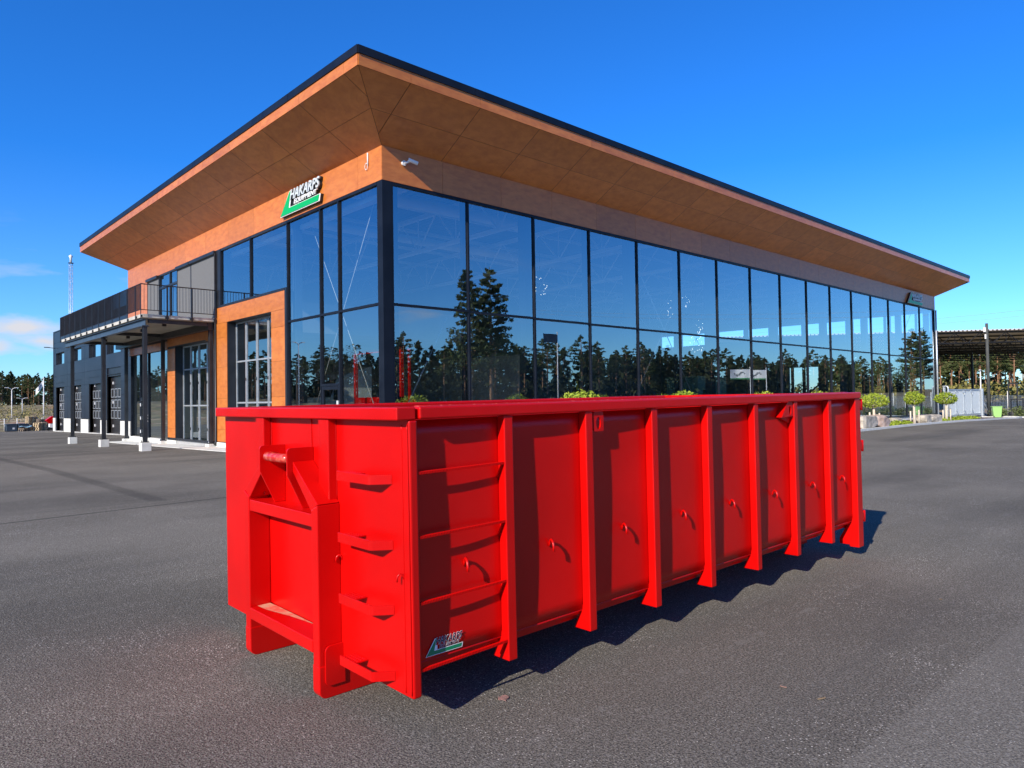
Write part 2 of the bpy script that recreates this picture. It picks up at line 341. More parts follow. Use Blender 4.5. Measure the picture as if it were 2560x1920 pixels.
    m2 = n.new('ShaderNodeMath'); m2.operation = 'ADD'; l.new(m1.outputs[0], m2.inputs[0]); l.new(sxyz.outputs[1], m2.inputs[1])
    base = mixc(ramp(m2.outputs[0], .0, -.03, 0, .17), base, (.30, .29, .265))
    l.new(base, b.inputs['Base Color'])
    bp = n.new('ShaderNodeBump'); bp.inputs['Strength'].default_value = .8; bp.inputs['Distance'].default_value = .0045
    v3 = n.new('ShaderNodeTexVoronoi'); v3.inputs['Scale'].default_value = 100; l.new(tc.outputs['Object'], v3.inputs[0])
    l.new(v3.outputs['Distance'], bp.inputs['Height']); l.new(bp.outputs[0], b.inputs['Normal'])
    return m
ASPH = asphalt_material()
us = rng(-44, 74, 1); vs = rng(-46, 62, 1)
# keep the floor inside the hall and the planting bed clear of the asphalt sheet
mb = MB(); nv = len(vs); mb.v = [(u, v, hgt(u, v)) for u in us for v in vs]
for i in range(len(us)-1):
    for j in range(nv-1):
        uc, vc = us[i]+.5, vs[j]+.5
        if 1 < uc < 49 and 0 < vc < 25: continue
        mb.f.append((i*nv+j, (i+1)*nv+j, (i+1)*nv+j+1, i*nv+j+1))
mb.sm = [True]*len(mb.f)
tag(mb.build('asphalt_yard', ASPH), kind='structure')
# concrete apron along the left facade, floor sheets, planting bed, walkway, kerb
def strip(name, pts_a, pts_b, dz, m, thick=.0):
    mb = MB(); n_ = len(pts_a)
    for (a, b_) in zip(pts_a, pts_b): mb.v += [(a[0], a[1], hgt(*a)+dz), (b_[0], b_[1], hgt(*b_)+dz)]
    mb.f = [(2*i, 2*i+1, 2*i+3, 2*i+2) for i in range(n_-1)]; mb.sm = [False]*len(mb.f)
    if thick:
        k = len(mb.v); mb.v += [(x, y, z-thick) for x, y, z in mb.v]
        mb.f += [(2*i, 2*i+2, k+2*i+2, k+2*i) for i in range(n_-1)]+[(2*i+1, k+2*i+1, k+2*i+3, 2*i+3) for i in range(n_-1)]
        mb.f += [(0, k, k+1, 1), (2*n_-2, 2*n_-1, k+2*n_-1, k+2*n_-2)]; mb.sm = [False]*len(mb.f)
    return tag(mb.build(name, m), kind='structure')
def seq(a, b, s): n_ = max(1, int(abs(b-a)/s)); return [a+(b-a)*i/n_ for i in range(n_+1)]
strip('concrete_apron', [(-1.25, v) for v in seq(6.3, 25.4, 1)], [(.3, v) for v in seq(6.3, 25.4, 1)], .02, CONCW, .06)
SOIL = noisy(mat('bark_mulch', rough=.95), (.05, .022, .012), (.16, .075, .04), 14, 6, bump=.8, bscale=40)
strip('planting_bed_soil', [(u, -4.5) for u in seq(1, 52, 1)], [(u, -1.35) for u in seq(1, 52, 1)], .06, SOIL, .1)
strip('walkway', [(u, -1.35) for u in seq(-.3, 50.2, 1)], [(u, .0) for u in seq(-.3, 50.2, 1)], .075, CONCW, .1)
kerb = [(u, -4.68) for u in seq(1, 50, 1)]+[(52, -4.75), (54, -4.6), (56, -4.2), (57.5, -3.6), (58.6, -2.6)]
kerb2 = [(u, -4.5) for u in seq(1, 50, 1)]+[(52, -4.55), (53.9, -4.42), (55.9, -4.04), (57.3, -3.48), (58.4, -2.5)]
strip('kerb', kerb, kerb2, .10, CONCW, .12)
strip('kerb', [(54.3, -1.9), (55.2, -3.4), (56.3, -5.2), (58, -9), (61, -16)], [(54.55, -1.8), (55.45, -3.3), (56.55, -5.1), (58.25, -8.9), (61.25, -15.9)], .10, CONCW, .12)
strip('gravel_verge', [(52, -4.5), (54, -4.4), (56, -4.0), (57.3, -3.4), (58.3, -2.4)], [(52, .5), (54, .5), (56, .5), (57.3, .5), (58.3, .5)], .05, noisy(mat('gravel', rough=.9), (.28, .25, .21), (.42, .38, .32), 20, 5), .08)
MB().box(.05, 49.7, .05, 25.35, -.3, .02).build('hall_floor', INTF)['kind'] = 'structure'

# ------------------------------------------------------------------ lettering
def text_mesh(s, width, height, shear=.25, offset=0.0, extrude=.01, loc0=(0, 0)):
    c = bpy.data.curves.new('lettering', 'FONT'); c.body = s; c.shear = shear; c.offset = offset; c.extrude = 1.0; c.resolution_u = 3
    o = bpy.data.objects.new('lettering', c); COL.objects.link(o)
    dg = bpy.context.evaluated_depsgraph_get(); me = bpy.data.meshes.new_from_object(o.evaluated_get(dg))
    COL.objects.unlink(o); bpy.data.objects.remove(o)
    a = np.empty(len(me.vertices)*3); me.vertices.foreach_get('co', a); a = a.reshape(-1, 3)
    return me, a
def place_text(s, name, m, parent, org, ax, up, nrm, w_, h_, offset, thick, shear=.25, box=None):
    """letters fitted to a w_ x h_ box at org; ax/up/nrm are the directions on the sign"""
    me0, a0 = text_mesh(s, w_, h_, shear, 0.0)
    me, a = text_mesh(s, w_, h_, shear, .012+offset)
    a[:, 0] = np.clip(a[:, 0], a0[:, 0].min()-offset-.012, a0[:, 0].max()+offset+.012); a[:, 1] = np.clip(a[:, 1], a0[:, 1].min()-offset-.012, a0[:, 1].max()+offset+.012)
    lo, hi = a0.min(0), a0.max(0)
    sx_, sy_ = w_/(hi[0]-lo[0]), h_/(hi[1]-lo[1])
    org, ax, up, nrm = map(Vector, (org, ax, up, nrm))
    for i, vtx in enumerate(me.vertices):
        x = (a[i][0]-lo[0])*sx_; y = (a[i][1]-lo[1])*sy_; z = (a[i][2]+1)/2*thick
        vtx.co = org+ax*x+up*y+nrm*z
    me.name = name; me.materials.clear(); me.materials.append(m)
    o = bpy.data.objects.new(name, me); COL.objects.link(o)
    if parent: o.parent = parent
    return o
GREEN = mat('sign_green', (.0, .40, .10), .4); GREEND = mat('sticker_green', (.0, .22, .09), .4)
SIGNW = mat('sign_white_edge', (.85, .85, .85), .4); SIGNF = mat('sign_pale_letter', (.58, .64, .68), .4); NAVY = mat('sticker_navy', (.01, .012, .035), .4)
def logo(parent, org, ax, up, nrm, Wd, Hg, t, face, green, backing):
    """two-line lettering over a slanted L stroke"""
    org, ax, up, nrm = map(Vector, (org, ax, up, nrm))
    P = lambda x, y, z: org+ax*(x*Wd)+up*(y*Hg)+nrm*z
    def poly(pts, z0, z1, name, m):
        nonlocal parent
        mb = MB(); k = len(pts); mb.v = [tuple(P(x, y, z0)) for x, y in pts]+[tuple(P(x, y, z1)) for x, y in pts]
        mb.f = [tuple(range(k))[::-1], tuple(range(k, 2*k))]+[(i, (i+1) % k, k+(i+1) % k, k+i) for i in range(k)]; mb.sm = [False]*len(mb.f)
        return mb.build(name, m, parent)
    Lp = [(0, 0), (.975, 0), (1.0, .235), (.215, .235), (.275, .93), (.255, .93)]
    out = [(-.018, -.03), (.995, -.03), (1.02, .265), (.245, .265), (.305, .96), (.235, .96)]
    if backing:
        poly(out, 0, t*.75, 'backing', BLK); place_text('HAKARPS', 'letter_backing', BLK, parent, P(.255, .56, 0), ax, up, nrm, .745*Wd, .42*Hg, .035, t*.7)
        place_text('EQUIPMENT', 'letter_backing', BLK, parent, P(.36, .29, 0), ax, up, nrm, .58*Wd, .22*Hg, .03, t*.7)
    we = poly(out, t*.75 if backing else 0, t*.9, 'white_edge' if backing else 'sticker', SIGNW)
    if not backing: parent = we
    poly(Lp, t*.9, t*1.05, 'green_stroke', green)
    if backing:
        place_text('HAKARPS', 'lettering', face, parent, P(.255, .56, t*.72), ax, up, nrm, .745*Wd, .42*Hg, .004, t*.3)
        place_text('EQUIPMENT', 'lettering', SIGNW, parent, P(.36, .29, t*.72), ax, up, nrm, .58*Wd, .22*Hg, .004, t*.3)
    else:
        place_text('HAKARPS', 'lettering', SIGNW, parent, P(.255, .56, 0), ax, up, nrm, .745*Wd, .42*Hg, .020, t*.9)
        place_text('HAKARPS', 'lettering', face, parent, P(.255, .56, t*.95), ax, up, nrm, .745*Wd, .42*Hg, .004, t*.12)
        place_text('EQUIPMENT', 'lettering', SIGNW, parent, P(.36, .29, t*.0), ax, up, nrm, .58*Wd, .22*Hg, .016, t*1.1)
        place_text('EQUIPMENT', 'lettering', face, parent, P(.36, .29, t*1.12), ax, up, nrm, .58*Wd, .22*Hg, .0, t*.12)
    poly([(.225, .27), (.30, .27), (.30, .53), (.235, .53)], 0, t*.5, 'backing', BLK if backing else SIGNW)


# ================================================================== the red container
CT = -0.0139149
box_ = thing('hooklift_container', 'bright red open-top steel hooklift container with side ribs, standing on the asphalt in the foreground', 'container', (-9.0925, -14.2768, 0))
SX = 0.0088
box_.rotation_euler = (0, -SX, CT)
Wc, Lc, Hc, YP = 2.55, 5.757, 1.692, .065
RIB = [.733, 1.4425, 2.1526, 2.8747, 3.5999, 4.3242, 5.0521]
def bulge_panel(side):
    """side sheet, pressed slightly inward between the ribs"""
    rnd = random.Random(3+side); xs = []; edges = [0.03]+[r-.035 for r in RIB]+[Lc-.06]
    mb = MB(); nz = 17
    cols = []
    for k in range(len(edges)-1):
        a, b_ = edges[k], edges[k+1]; amp = rnd.uniform(.012, .02); ph = rnd.uniform(-.6, .6)
        for i in range(12 if k < len(edges)-2 else 13):
            t = i/12; x = a+(b_-a)*t
            col = []
            for j in range(nz):
                s = j/(nz-1); d = amp*math.sin(math.pi*t)**1.2*(.25+.75*math.sin(math.pi*s)**.8)*(1+.25*math.sin(5*s+ph*4))
                y = YP+d
                col.append((x, y if side == 0 else Wc-y, .335+(1.62-.335)*s))
            cols.append(col)
    nv = nz; mb.v = [p for c in cols for p in c]
    for i in range(len(cols)-1):
        for j in range(nz-1):
            q = (i*nv+j, (i+1)*nv+j, (i+1)*nv+j+1, i*nv+j+1); mb.f.append(q if side == 0 else q[::-1])
    mb.sm = [True]*len(mb.f)
    o = mb.build('side_panel', RED, box_)
    sd = o.modifiers.new('thickness', 'SOLIDIFY'); sd.thickness = .004; sd.offset = -1
    return o
for side in (0, 1): bulge_panel(side)
def Y(y, side): return y if side == 0 else Wc-y
def ybox(mb, x0, x1, y0, y1, z0, z1, side):
    a, b_ = sorted((Y(y0, side), Y(y1, side))); return mb.box(x0, x1, a, b_, z0, z1)
for side in (0, 1):
    # sill below the sheet, recessed
    mb = MB(); ybox(mb, .02, Lc-.05, .150, .22, .25, .334, side); ybox(mb, .02, Lc-.05, .068, .149, .322, .334, side); mb.build('sill', RED, box_, .004)
    # side rim tube
    mb = MB(); ybox(mb, .064, Lc-.0, -.012, .085, Hc-.066, Hc, side); mb.build('side_rim', RED, box_, .010, seg=3)
    mb = MB(); ybox(mb, .064, Lc, .086, .110, Hc-.05, Hc-.012, side); mb.build('inner_lip', RED, box_, .004)
    if side == 0:
        mb = MB(); mb.tube([(x, .088, Hc+.001) for x in np.linspace(.1, Lc-.1, 60)], [.004+.002*random.random() for _ in range(60)], 5); mb.build('weld_bead', REDWORN, box_)
    for k, x in enumerate(RIB):
        poly = [(0, 1.624), (0, .2), (.145, .2), (.07, .35), (YP-.002, .37), (YP-.002, 1.624)]
        poly = [(Y(a, side), c) for a, c in poly]
        mb = MB(); mb.prism(poly, 0, x-.068, x); mb.build('rib', RED, box_, .006)
    poly = [(0, Hc-.067), (0, .055), (.10, .055), (.10, .075), (.205, .075), (.205, .135), (.09, .345), (YP, .36), (YP, Hc-.067)]
    mb = MB(); mb.prism([(Y(a, side), c) for a, c in poly], 0, Lc-.125, Lc-.004); mb.build('rear_corner_post', RED, box_, .006)
    # front corner post
    mb = MB(); ybox(mb, .002, .058, .001, .11, .178, Hc-.068, side); mb.build('front_corner_post', RED, box_, .012, seg=3)
    # lifting lugs
    for x0, x1, gap in ((1.459, 1.56, False), (4.14, 4.25, True)):
        mb = MB(); ya = .008; n_ = 14; cx, cz = (x0+x1)/2, 1.545
        out = [(x0, 1.49), (x1, 1.49), (x1, 1.622), (x0, 1.622)]
        # plate with an oval hole: ring of quads
        ring = [(cx+.024*math.cos(2*math.pi*i/24), cz+.042*math.sin(2*math.pi*i/24)) for i in range(24)]
        def hit(i):
            t = 2*math.pi*i/24; c_, s_ = math.cos(t), math.sin(t)
            k_ = min(((x1-x0)/2)/abs(c_) if abs(c_) > 1e-6 else 9, ((1.622-cz) if s_ > 0 else (cz-1.49))/abs(s_) if abs(s_) > 1e-6 else 9)
            return (cx+c_*k_, cz+s_*k_)
        outer = [hit(i) for i in range(24)]
        for yy in (ya, ya+.014):
            mb.v += [(x, Y(yy, side), z) for x, z in ring]+[(x, Y(yy, side), z) for x, z in outer]
        for i in range(24):
            j = (i+1) % 24
            mb.f += [(i, j, 24+j, 24+i), (48+i, 72+i, 72+j, 48+j), (i, 48+i, 48+j, j), (24+i, 24+j, 72+j, 72+i)]
        mb.sm = [False]*len(mb.f)
        # bracket closing the lug back to the sheet
        mb.prism([(x0-.11, 1.487), (x0, 1.487), (x0, 1.622)], 1, Y(ya, side), Y(YP, side)) if gap else None
        if gap: mb.prism([(x0-.10, 1.487), (x1, 1.487), (x1-.03, 1.43)], 1, Y(ya+.03, side), Y(YP, side))
        mb.build('lifting_lug', RED, box_)
# right side: rungs, net hooks, sticker
def rung(z0, z1):
    mb = MB(); x0, x1 = .052, .668; n_ = 60
    def seg(xa, xb, za, zb_, ya, yb, h):
        mb.add([(xa, ya, za), (xb, ya, zb_), (xb, yb, zb_), (xa, yb, za), (xa, ya, za+h), (xb, ya, zb_+h), (xb, yb, zb_+h), (xa, yb, za+h)],
               [(0,3,2,1),(4,5,6,7),(0,1,5,4),(1,2,6,5),(2,3,7,6),(3,0,4,7)])
    seg(x0, x1, z0, z1, .009, .019, .010)
    for i in range(n_):   # ribbed like reinforcing bar
        x = x0+(x1-x0)*(i+.1)/n_; z = z0+(z1-z0)*i/n_; seg(x, x+.005, z-.003, z-.003, .006, .022, .016)
    mb.prism([(.02, z1+.006), (.02, z1-.004), (YP, z1-.085), (YP, z1-.072)], 0, .652, .666)
    return mb.build('ladder_rung', RED, box_)
for z in (1.338, 1.0, .655, .308): rung(z, z+.006)
def net_hook(x, y, z, sgn, axis, k_=1.0):
    pts = []
    for t in np.linspace(0, 1, 9):
        a = math.pi*.5+(math.pi*.95)*t
        pts.append((.022+.022*math.cos(a)*1.0, .022*math.sin(a)))
    path = [(.045, -.012)]+[(.022-.022*math.cos(math.pi*t), .022*math.sin(math.pi*t)) for t in np.linspace(0, 1, 8)][::-1][::-1]+[]
    P = []
    # root on the sheet, up, over and down at the outside
    for q in [(0, -.012), (.005, .010), (.013, .026), (.026, .035), (.041, .028), (.052, .012), (.056, -.006), (.057, -.034)]:
        q = (q[0]*k_, q[1]*k_)
        if axis == 'y': P.append((x+(.044-q[0])*.35, y+sgn*q[0], z+q[1]))
        else: P.append((x+sgn*q[0], y-(.044-q[0])*.35, z+q[1]))
    MB().tube(P, .0080*k_, 7).build('net_hook', RED, box_)
for x in (.394, 1.077, 1.798, 2.514, 3.216, 3.938, 4.696, 5.37):
    net_hook(x, YP+.012, .80, -1, 'y'); net_hook(x, Wc-YP-.012, .80, 1, 'y')
net_hook(-.001, .085, .80, -1, 'x', .6); net_hook(-.001, .735, .80, -1, 'x', .6)
logo(box_, (.128, YP-.0015, .352), (1, 0, -.01), (0, 0, 1), (0, -1, 0), .245, .088, .0012, NAVY, GREEND, False)
# front: end sheet, rim, uprights, A-frame, hook
mb = MB(); mb.box(.0, .006, .012, .76, .185, Hc-.06).build('end_sheet', RED, box_)
MB().box(.0, .006, 1.79, Wc-.012, .155, Hc-.06).build('end_sheet', RED, box_)
MB().box(.002, .008, .76, 1.79, .335, Hc-.06).build('end_sheet', RED, box_)
MB().box(.1, .14, .1, Wc-.1, .27, .335).build('floor_beam', RED, box_)
MB().box(-.072, .048, .0, Wc, Hc-.068, Hc).build('front_rim', RED, box_, .008, seg=3)
for y in (.012, .066): MB().tube([(-.001, y, z) for z in np.linspace(.2, 1.6, 50)], [.0022+.0018*random.random() for _ in range(50)], 5).build('weld_bead', RED, box_)
for y in (.768, 1.085, 1.68): MB().tube([(-.001, y, z) for z in np.linspace(1.42 if y == 1.085 else 1.14, 1.62, 16)], .004, 5).build('weld_bead', RED, box_)
for y0, y1 in ((.766, .89), (1.69, 1.822)):
    MB().box(-.055, .0, y0, y1, 1.09, Hc-.067).build('upright', RED, box_, .006)
for y0, y1, fl in ((.739, .815, 0), (1.735, 1.812, 1)):
    # vertical box leg with a sloped head
    mb = MB(); mb.prism([(y0, .16), (y1, .16), (y1, 1.09 if not fl else 1.125), (y0, 1.125 if not fl else 1.09)], 0, -.148, .0); mb.build('frame_leg', RED, box_, .006)
    # skid with the rounded toe
    pr = []
    for t in np.linspace(0, math.pi/2, 7): pr.append((-.148+.045*(1-math.cos(math.pi/2-t)) if False else -.150+.05-.05*math.sin(math.pi/2-t), .05-.05*math.cos(math.pi/2-t)))
    pr = [(-.150, .19)]+[(-.150+.05*(1-math.cos(a)), .05*(1-math.sin(a))) for a in np.linspace(0, math.pi/2, 7)]+[(Lc-.35, .0), (Lc-.2, .06), (Lc-.2, .158), (-.02, .158), (-.02, .19)]
    mb = MB(); mb.prism(pr, 1, y0-.006, y1+.004); mb.build('skid_beam', RED, box_, .005)
# doubler plate on the outer face of the right leg
def rrect(x0, x1, z0, z1, r):
    P = []
    for cx, cz, a0 in ((x1, z0, None), (x1, z1, None), (x0+r, z1-r, 90), (x0+r, z0+r, 180)):
        if a0 is None: P.append((cx, cz))
        else: P += [(cx+r*math.cos(R(a0+t)), cz+r*math.sin(R(a0+t))) for t in range(0, 91, 15)]
    return P
MB().prism(rrect(-.118, .01, .072, .305, .035), 1, .722, .7325).build('doubler_plate', RED, box_, .002)
MB().prism(rrect(-.118, .01, .072, .305, .035), 1, 1.8165, 1.827).build('doubler_plate', RED, box_, .002)
# head struts leaning inwards to the hook plates
MB().prism([(.742, 1.128), (.822, 1.080), (1.06, 1.30), (1.06, 1.362)], 0, -.142, .0).build('strut', RED, box_, .004)
MB().prism([(1.81, 1.128), (1.73, 1.080), (1.49, 1.30), (1.49, 1.362)], 0, -.142, .0).build('strut', RED, box_, .004)
MB().box(-.142, .0, .8155, 1.7345, .99, 1.066).build('upper_cross_beam', RED, box_, .004)
MB().box(-.151, .0, .8155, 1.7345, .255, .332).build('lower_cross_beam', RED, box_, .006)
mb = MB(); mb.add([(-.006, 1.05, .3335), (-.004, 1.60, .3335), (-.010, 1.73, .3335), (-.10, 1.73, .3335), (-.095, 1.60, .3335), (-.045, 1.35, .3335)], [(0, 1, 2, 3, 4, 5)]); mb.build('sand_drift', noisy(SAND, (.55, .33, .2), (.66, .10, .06), 9, 5, lo=.42, hi=.62), box_)
for y in (1.07, 1.478):
    r = .025
    pl = [(0, 1.445), (-.175+r, 1.445)]+[(-.175+r-r*math.sin(a), 1.445-r+r*math.cos(a)) for a in np.linspace(.2, math.pi/2, 6)]+[(-.175, 1.28), (-.075, 1.067), (0, 1.067)]
    MB().prism(pl, 1, y-.007, y+.007).build('hook_plate', RED, box_, .0015)
bar = [(-.06, 1.47, 1.368), (-.10, 1.462, 1.372), (-.135, 1.44, 1.376), (-.152, 1.40, 1.377), (-.156, 1.27, 1.377), (-.152, 1.14, 1.377), (-.142, 1.10, 1.376)]
MB().tube(bar, .029, 16).build('hook_bar', noisy(mat('worn_red_bar', rough=.25), (.55, .02, .015), (.70, .16, .10), 25, 5, lo=.45, hi=.7), box_)
MB().box(-.135, -.02, 1.073, 1.135, 1.272, 1.284).build('catch_tab', RED, box_, .002)
# folded steps on the end sheet
for z in (1.33, .98, .635, .285):
    mb = MB(); t = .005
    pl = [(-.002, .165), (-.088, .232), (-.1, .245), (-.1, .585), (-.1+t, .585), (-.1+t, .248), (-.086, .236+.004), (-.002, .172)]
    mb.prism(pl, 2, z-.05, z)
    mb.build('step', RED, box_)
    mb = MB(); mb.box(-.094, -.002, .44, .585, z-.014, z-.008)
    for i in range(7):
        for j in range(4): mb.add([(-.088+j*.022, .45+i*.019, z-.008), (-.076+j*.022, .45+i*.019, z-.008), (-.076+j*.022, .460+i*.019, z-.008), (-.088+j*.022, .460+i*.019, z-.008), (-.082+j*.022, .455+i*.019, z-.0005)], [(0, 1, 4), (1, 2, 4), (2, 3, 4), (3, 0, 4)])
    mb.build('step_tread', RED, box_)
    mb = MB()
    for i in range(30): y = .25+i*.0112; mb.add([(-.1, y, z), (-.1, y+.008, z), (-.1+t, y+.008, z), (-.1+t, y, z), (-.0975, y+.004, z+.007)], [(0, 1, 4), (1, 2, 4), (2, 3, 4), (3, 0, 4), (0, 3, 2, 1)])
    mb.build('step_teeth', RED, box_)
# floor, rear doors, hinges, rollers
MB().box(.02, Lc-.05, .09, Wc-.09, .30, .33).build('floor', RED, box_)
for i in range(6): MB().box(.5+i*.9, .56+i*.9, .36, Wc-.36, .21, .30).build('cross_member', RED, box_, .003)
for a, b_ in ((.02, Wc/2-.01), (Wc/2+.01, Wc-.02)):
    d = MB().box(Lc-.003, Lc+.03, a, b_, .22, Hc-.01).build('rear_door', RED, box_, .004)
MB().box(Lc-.06, Lc, .0, Wc, Hc-.067, Hc-.001).build('rear_rim', RED, box_, .006)
for z in (1.56, 1.12, .37):
    mb = MB(); mb.tube([(Lc+.045, .015, z-.06), (Lc+.045, .015, z+.06)], .02, 10); mb.box(Lc-.003, Lc+.04, .002, .03, z-.04, z+.04); mb.build('hinge', RED, box_)
for y in (.66, 1.89):
    rl = MB(); rl.tube([(Lc-.28, y-.11, .08), (Lc-.28, y+.11, .08)], .09, 20); rl.build('roller', STEEL, box_)
    MB().box(Lc-.36, Lc-.20, y-.135, y-.118, .05, .30).build('roller_bracket', RED, box_)

# ================================================================== the hall with the glass fronts
hall = thing('showroom_building', 'long glass-fronted hall with orange-brown wood panel bands and a wide flared roof overhang', 'building', (0, 0, 0))
ZT, ZB, ZW, ZF, ZR, O, LU, LV = 4.53, 8.126, 9.114, 10.195, 10.70, 1.905, 49.9, 25.5
def ztr(u): return 4.55-.0058*u
ZFB = 10.49
# soffit, fascia, bands: panels with fine open joints over a dark backing
def clip(poly, nx, ny, d):
    out = []
    for i in range(len(poly)):
        a, b_ = poly[i], poly[(i+1) % len(poly)]; da, db = nx*a[0]+ny*a[1]-d, nx*b_[0]+ny*b_[1]-d
        if da >= 0: out.append(a)
        if da*db < 0: t = da/(da-db); out.append((a[0]+(b_[0]-a[0])*t, a[1]+(b_[1]-a[1])*t))
    return out
GAP = .008
def soffit(mapf, length, joints, flip):
    mb = MB()
    for ti in (0, 1):
        for i in range(len(joints)-1):
            s0, s1, t0, t1 = joints[i]+GAP, joints[i+1]-GAP, ti*.5+.002, ti*.5+.498
            pl = [(s0, t0), (s1, t0), (s1, t1), (s0, t1)]
            pl = clip(pl, 1, O, 0+GAP); pl = clip(pl, -1, O, -length+GAP)
            if len(pl) < 3: continue
            vs_ = [mapf(s, t) for s, t in pl]; f = tuple(range(len(vs_)))
            mb.add(vs_, [f[::-1] if flip else f])
    return mb.build('soffit_panels', WOOD, hall)
dz = ZF-ZW
jr = [-4.21, -1.75]+[.71-1.0+2.457*i-.0 for i in range(0, 22)]
jr = [-.31-2.457]+[-.31+2.457*i for i in range(0, 22)]
soffit(lambda s, t: (s, -O*t, ZW+dz*t), LU, jr, False)
jl = [1.30-2*2.51, 1.30-2.51]+[1.30+2.51*i for i in range(0, 12)]
soffit(lambda s, t: (-O*t, s, ZW+dz*t), LV, jl, True)
soffit(lambda s, t: (LU+O*t, s, ZW+dz*t), LV, jl, False)
# roof body (backing) and roof covering
mb = MB(); e = .012
a = [(e, e, ZW+e), (LU-e, e, ZW+e), (LU-e, LV-e, ZW+e), (e, LV-e, ZW+e)]
c = [(-O+.01, -O+.01, ZF+e), (LU+O-.01, -O+.01, ZF+e), (LU+O-.01, LV+O-.01, ZF+e), (-O+.01, LV+O-.01, ZF+e)]
t_ = [(x, y, ZR-.02) for x, y, _ in c]
mb.add(a+c+t_, [(0, 1, 5, 4), (1, 2, 6, 5), (2, 3, 7, 6), (3, 0, 4, 7), (4, 5, 9, 8), (5, 6, 10, 9), (6, 7, 11, 10), (7, 4, 8, 11), (8, 9, 10, 11)])
mb.build('roof', BLK, hall)
def fascia(horizontal, s0, s1, js, pos, z0, z1, name, m, th=.02, side=1, gap=GAP):
    mb = MB(); js = [s0]+[j for j in js if s0+.15 < j < s1-.15]+[s1]
    for i in range(len(js)-1):
        x0, x1 = js[i]+gap*.5, js[i+1]-gap*.5
        if horizontal: mb.box(x0, x1, min(pos, pos-side*th), max(pos, pos-side*th), z0, z1)
        else: mb.box(min(pos, pos-side*th), max(pos, pos-side*th), x0, x1, z0, z1)
    return mb.build(name, m, hall)
jb = [-.05+1.96*i for i in range(1, 30)]
fascia(True, -O, LU+O, jr, -O, ZF, ZFB, 'fascia_panels', WOOD, .02, -1+2)
fascia(False, -O, LV+O, jl, -O, ZF, ZFB, 'fascia_panels', WOOD, .02, 1)
fascia(False, -O, LV+O, jl, LU+O, ZF, ZFB, 'fascia_panels', WOOD, .02, -1)
fascia(True, -O-.03, LU+O+.03, jb, -O-.001, ZFB+.002, ZR, 'roof_edge_flashing', DKBLUE, .05, 1, .012)
fascia(False, -O-.03, LV+O+.03, jb, -O-.001, ZFB+.002, ZR, 'roof_edge_flashing', DKBLUE, .05, 1, .012)
fascia(False, -O-.03, LV+O+.03, jb, LU+O+.001, ZFB+.002, ZR, 'roof_edge_flashing', DKBLUE, .05, -1, .012)
# wood bands above the glazing
fascia(True, -.02, LU, [2.20+2.457*i-.02 for i in range(0, 21)], .0, ZB, ZW+.004, 'band_panels', WOOD, .02, 1)
fascia(False, .0, LV, [1.30+2.51*i for i in range(0, 11)], .0, ZB, ZW+.004, 'band_panels', WOOD, .02, 1)
mb = MB(); mb.box(.03, LU-.01, .03, .16, ZB+.01, ZW+.02); mb.box(.03, .16, .17, LV, ZB+.01, ZW+.02); mb.build('band_backing', BLK, hall)

# curtain wall, right-hand front
MU = [.33]+[.12+3.055*i+.02 for i in range(1, 16)]+[LU-.09]
MU = [.33, 3.21, 6.19, 9.15, 12.12, 15.16, 18.24, 21.36, 24.50, 27.64, 30.74, 33.90, 37.03, 40.15, 43.32, 46.45, LU-.06]
rp = random.Random(5)
def pane(u0, u1, z0, z1, pos, axis, m=GLASS, name='glass_pane', tilt=.0012):
    j = lambda: rp.uniform(-tilt, tilt)*1.0
    a = j(); b_ = j()
    P = [(u0, pos+a, z0), (u1, pos+b_, z0), (u1, pos-a, z1), (u0, pos-b_, z1)]
    if axis == 'v': P = [(y, x, z) for x, y, z in P][::-1]
    return MB().add(P, [(0, 1, 2, 3)]).build(name, m, hall)
for i in range(16):
    u0, u1 = MU[i], MU[i+1]; zt = ztr((u0+u1)/2)
    pane(u0, u1, .08, zt, .05, 'u'); pane(u0, u1, zt, ZB-.05, .05, 'u')
for i, u in enumerate(MU):
    MB().box(u-.03, u+.03, -.008, .13, .06, ZB-.1 if False else ZB-.002).build('mullion', DKBLUE, hall)
for i in range(16):
    u0, u1 = MU[i]+.03, MU[i+1]-.03; zt = ztr((u0+u1)/2)
    MB().box(u0, u1, -.004, .12, zt-.035, zt+.035).build('transom', DKBLUE, hall)
MB().box(MU[0]+.03, LU, -.007, .04, ZB-.09, ZB-.003).build('glazing_rail', DKBLUE, hall)
MB().box(MU[0]+.03, LU, -.012, .04, .06, .13).build('glazing_rail', DKBLUE, hall)
# corner column cladding
mb = MB(); mb.box(-.012, .299, -.012, .14, 0, ZB-.003); mb.box(-.012, .14, .141, .235, 0, ZB-.003); mb.build('corner_column', DKBLUE, hall)
MB().tube([(LU+.05, -.06, -.2), (LU+.05, -.06, ZB-.05)], .06, 10).build('corner_downpipe', GALV, hall)

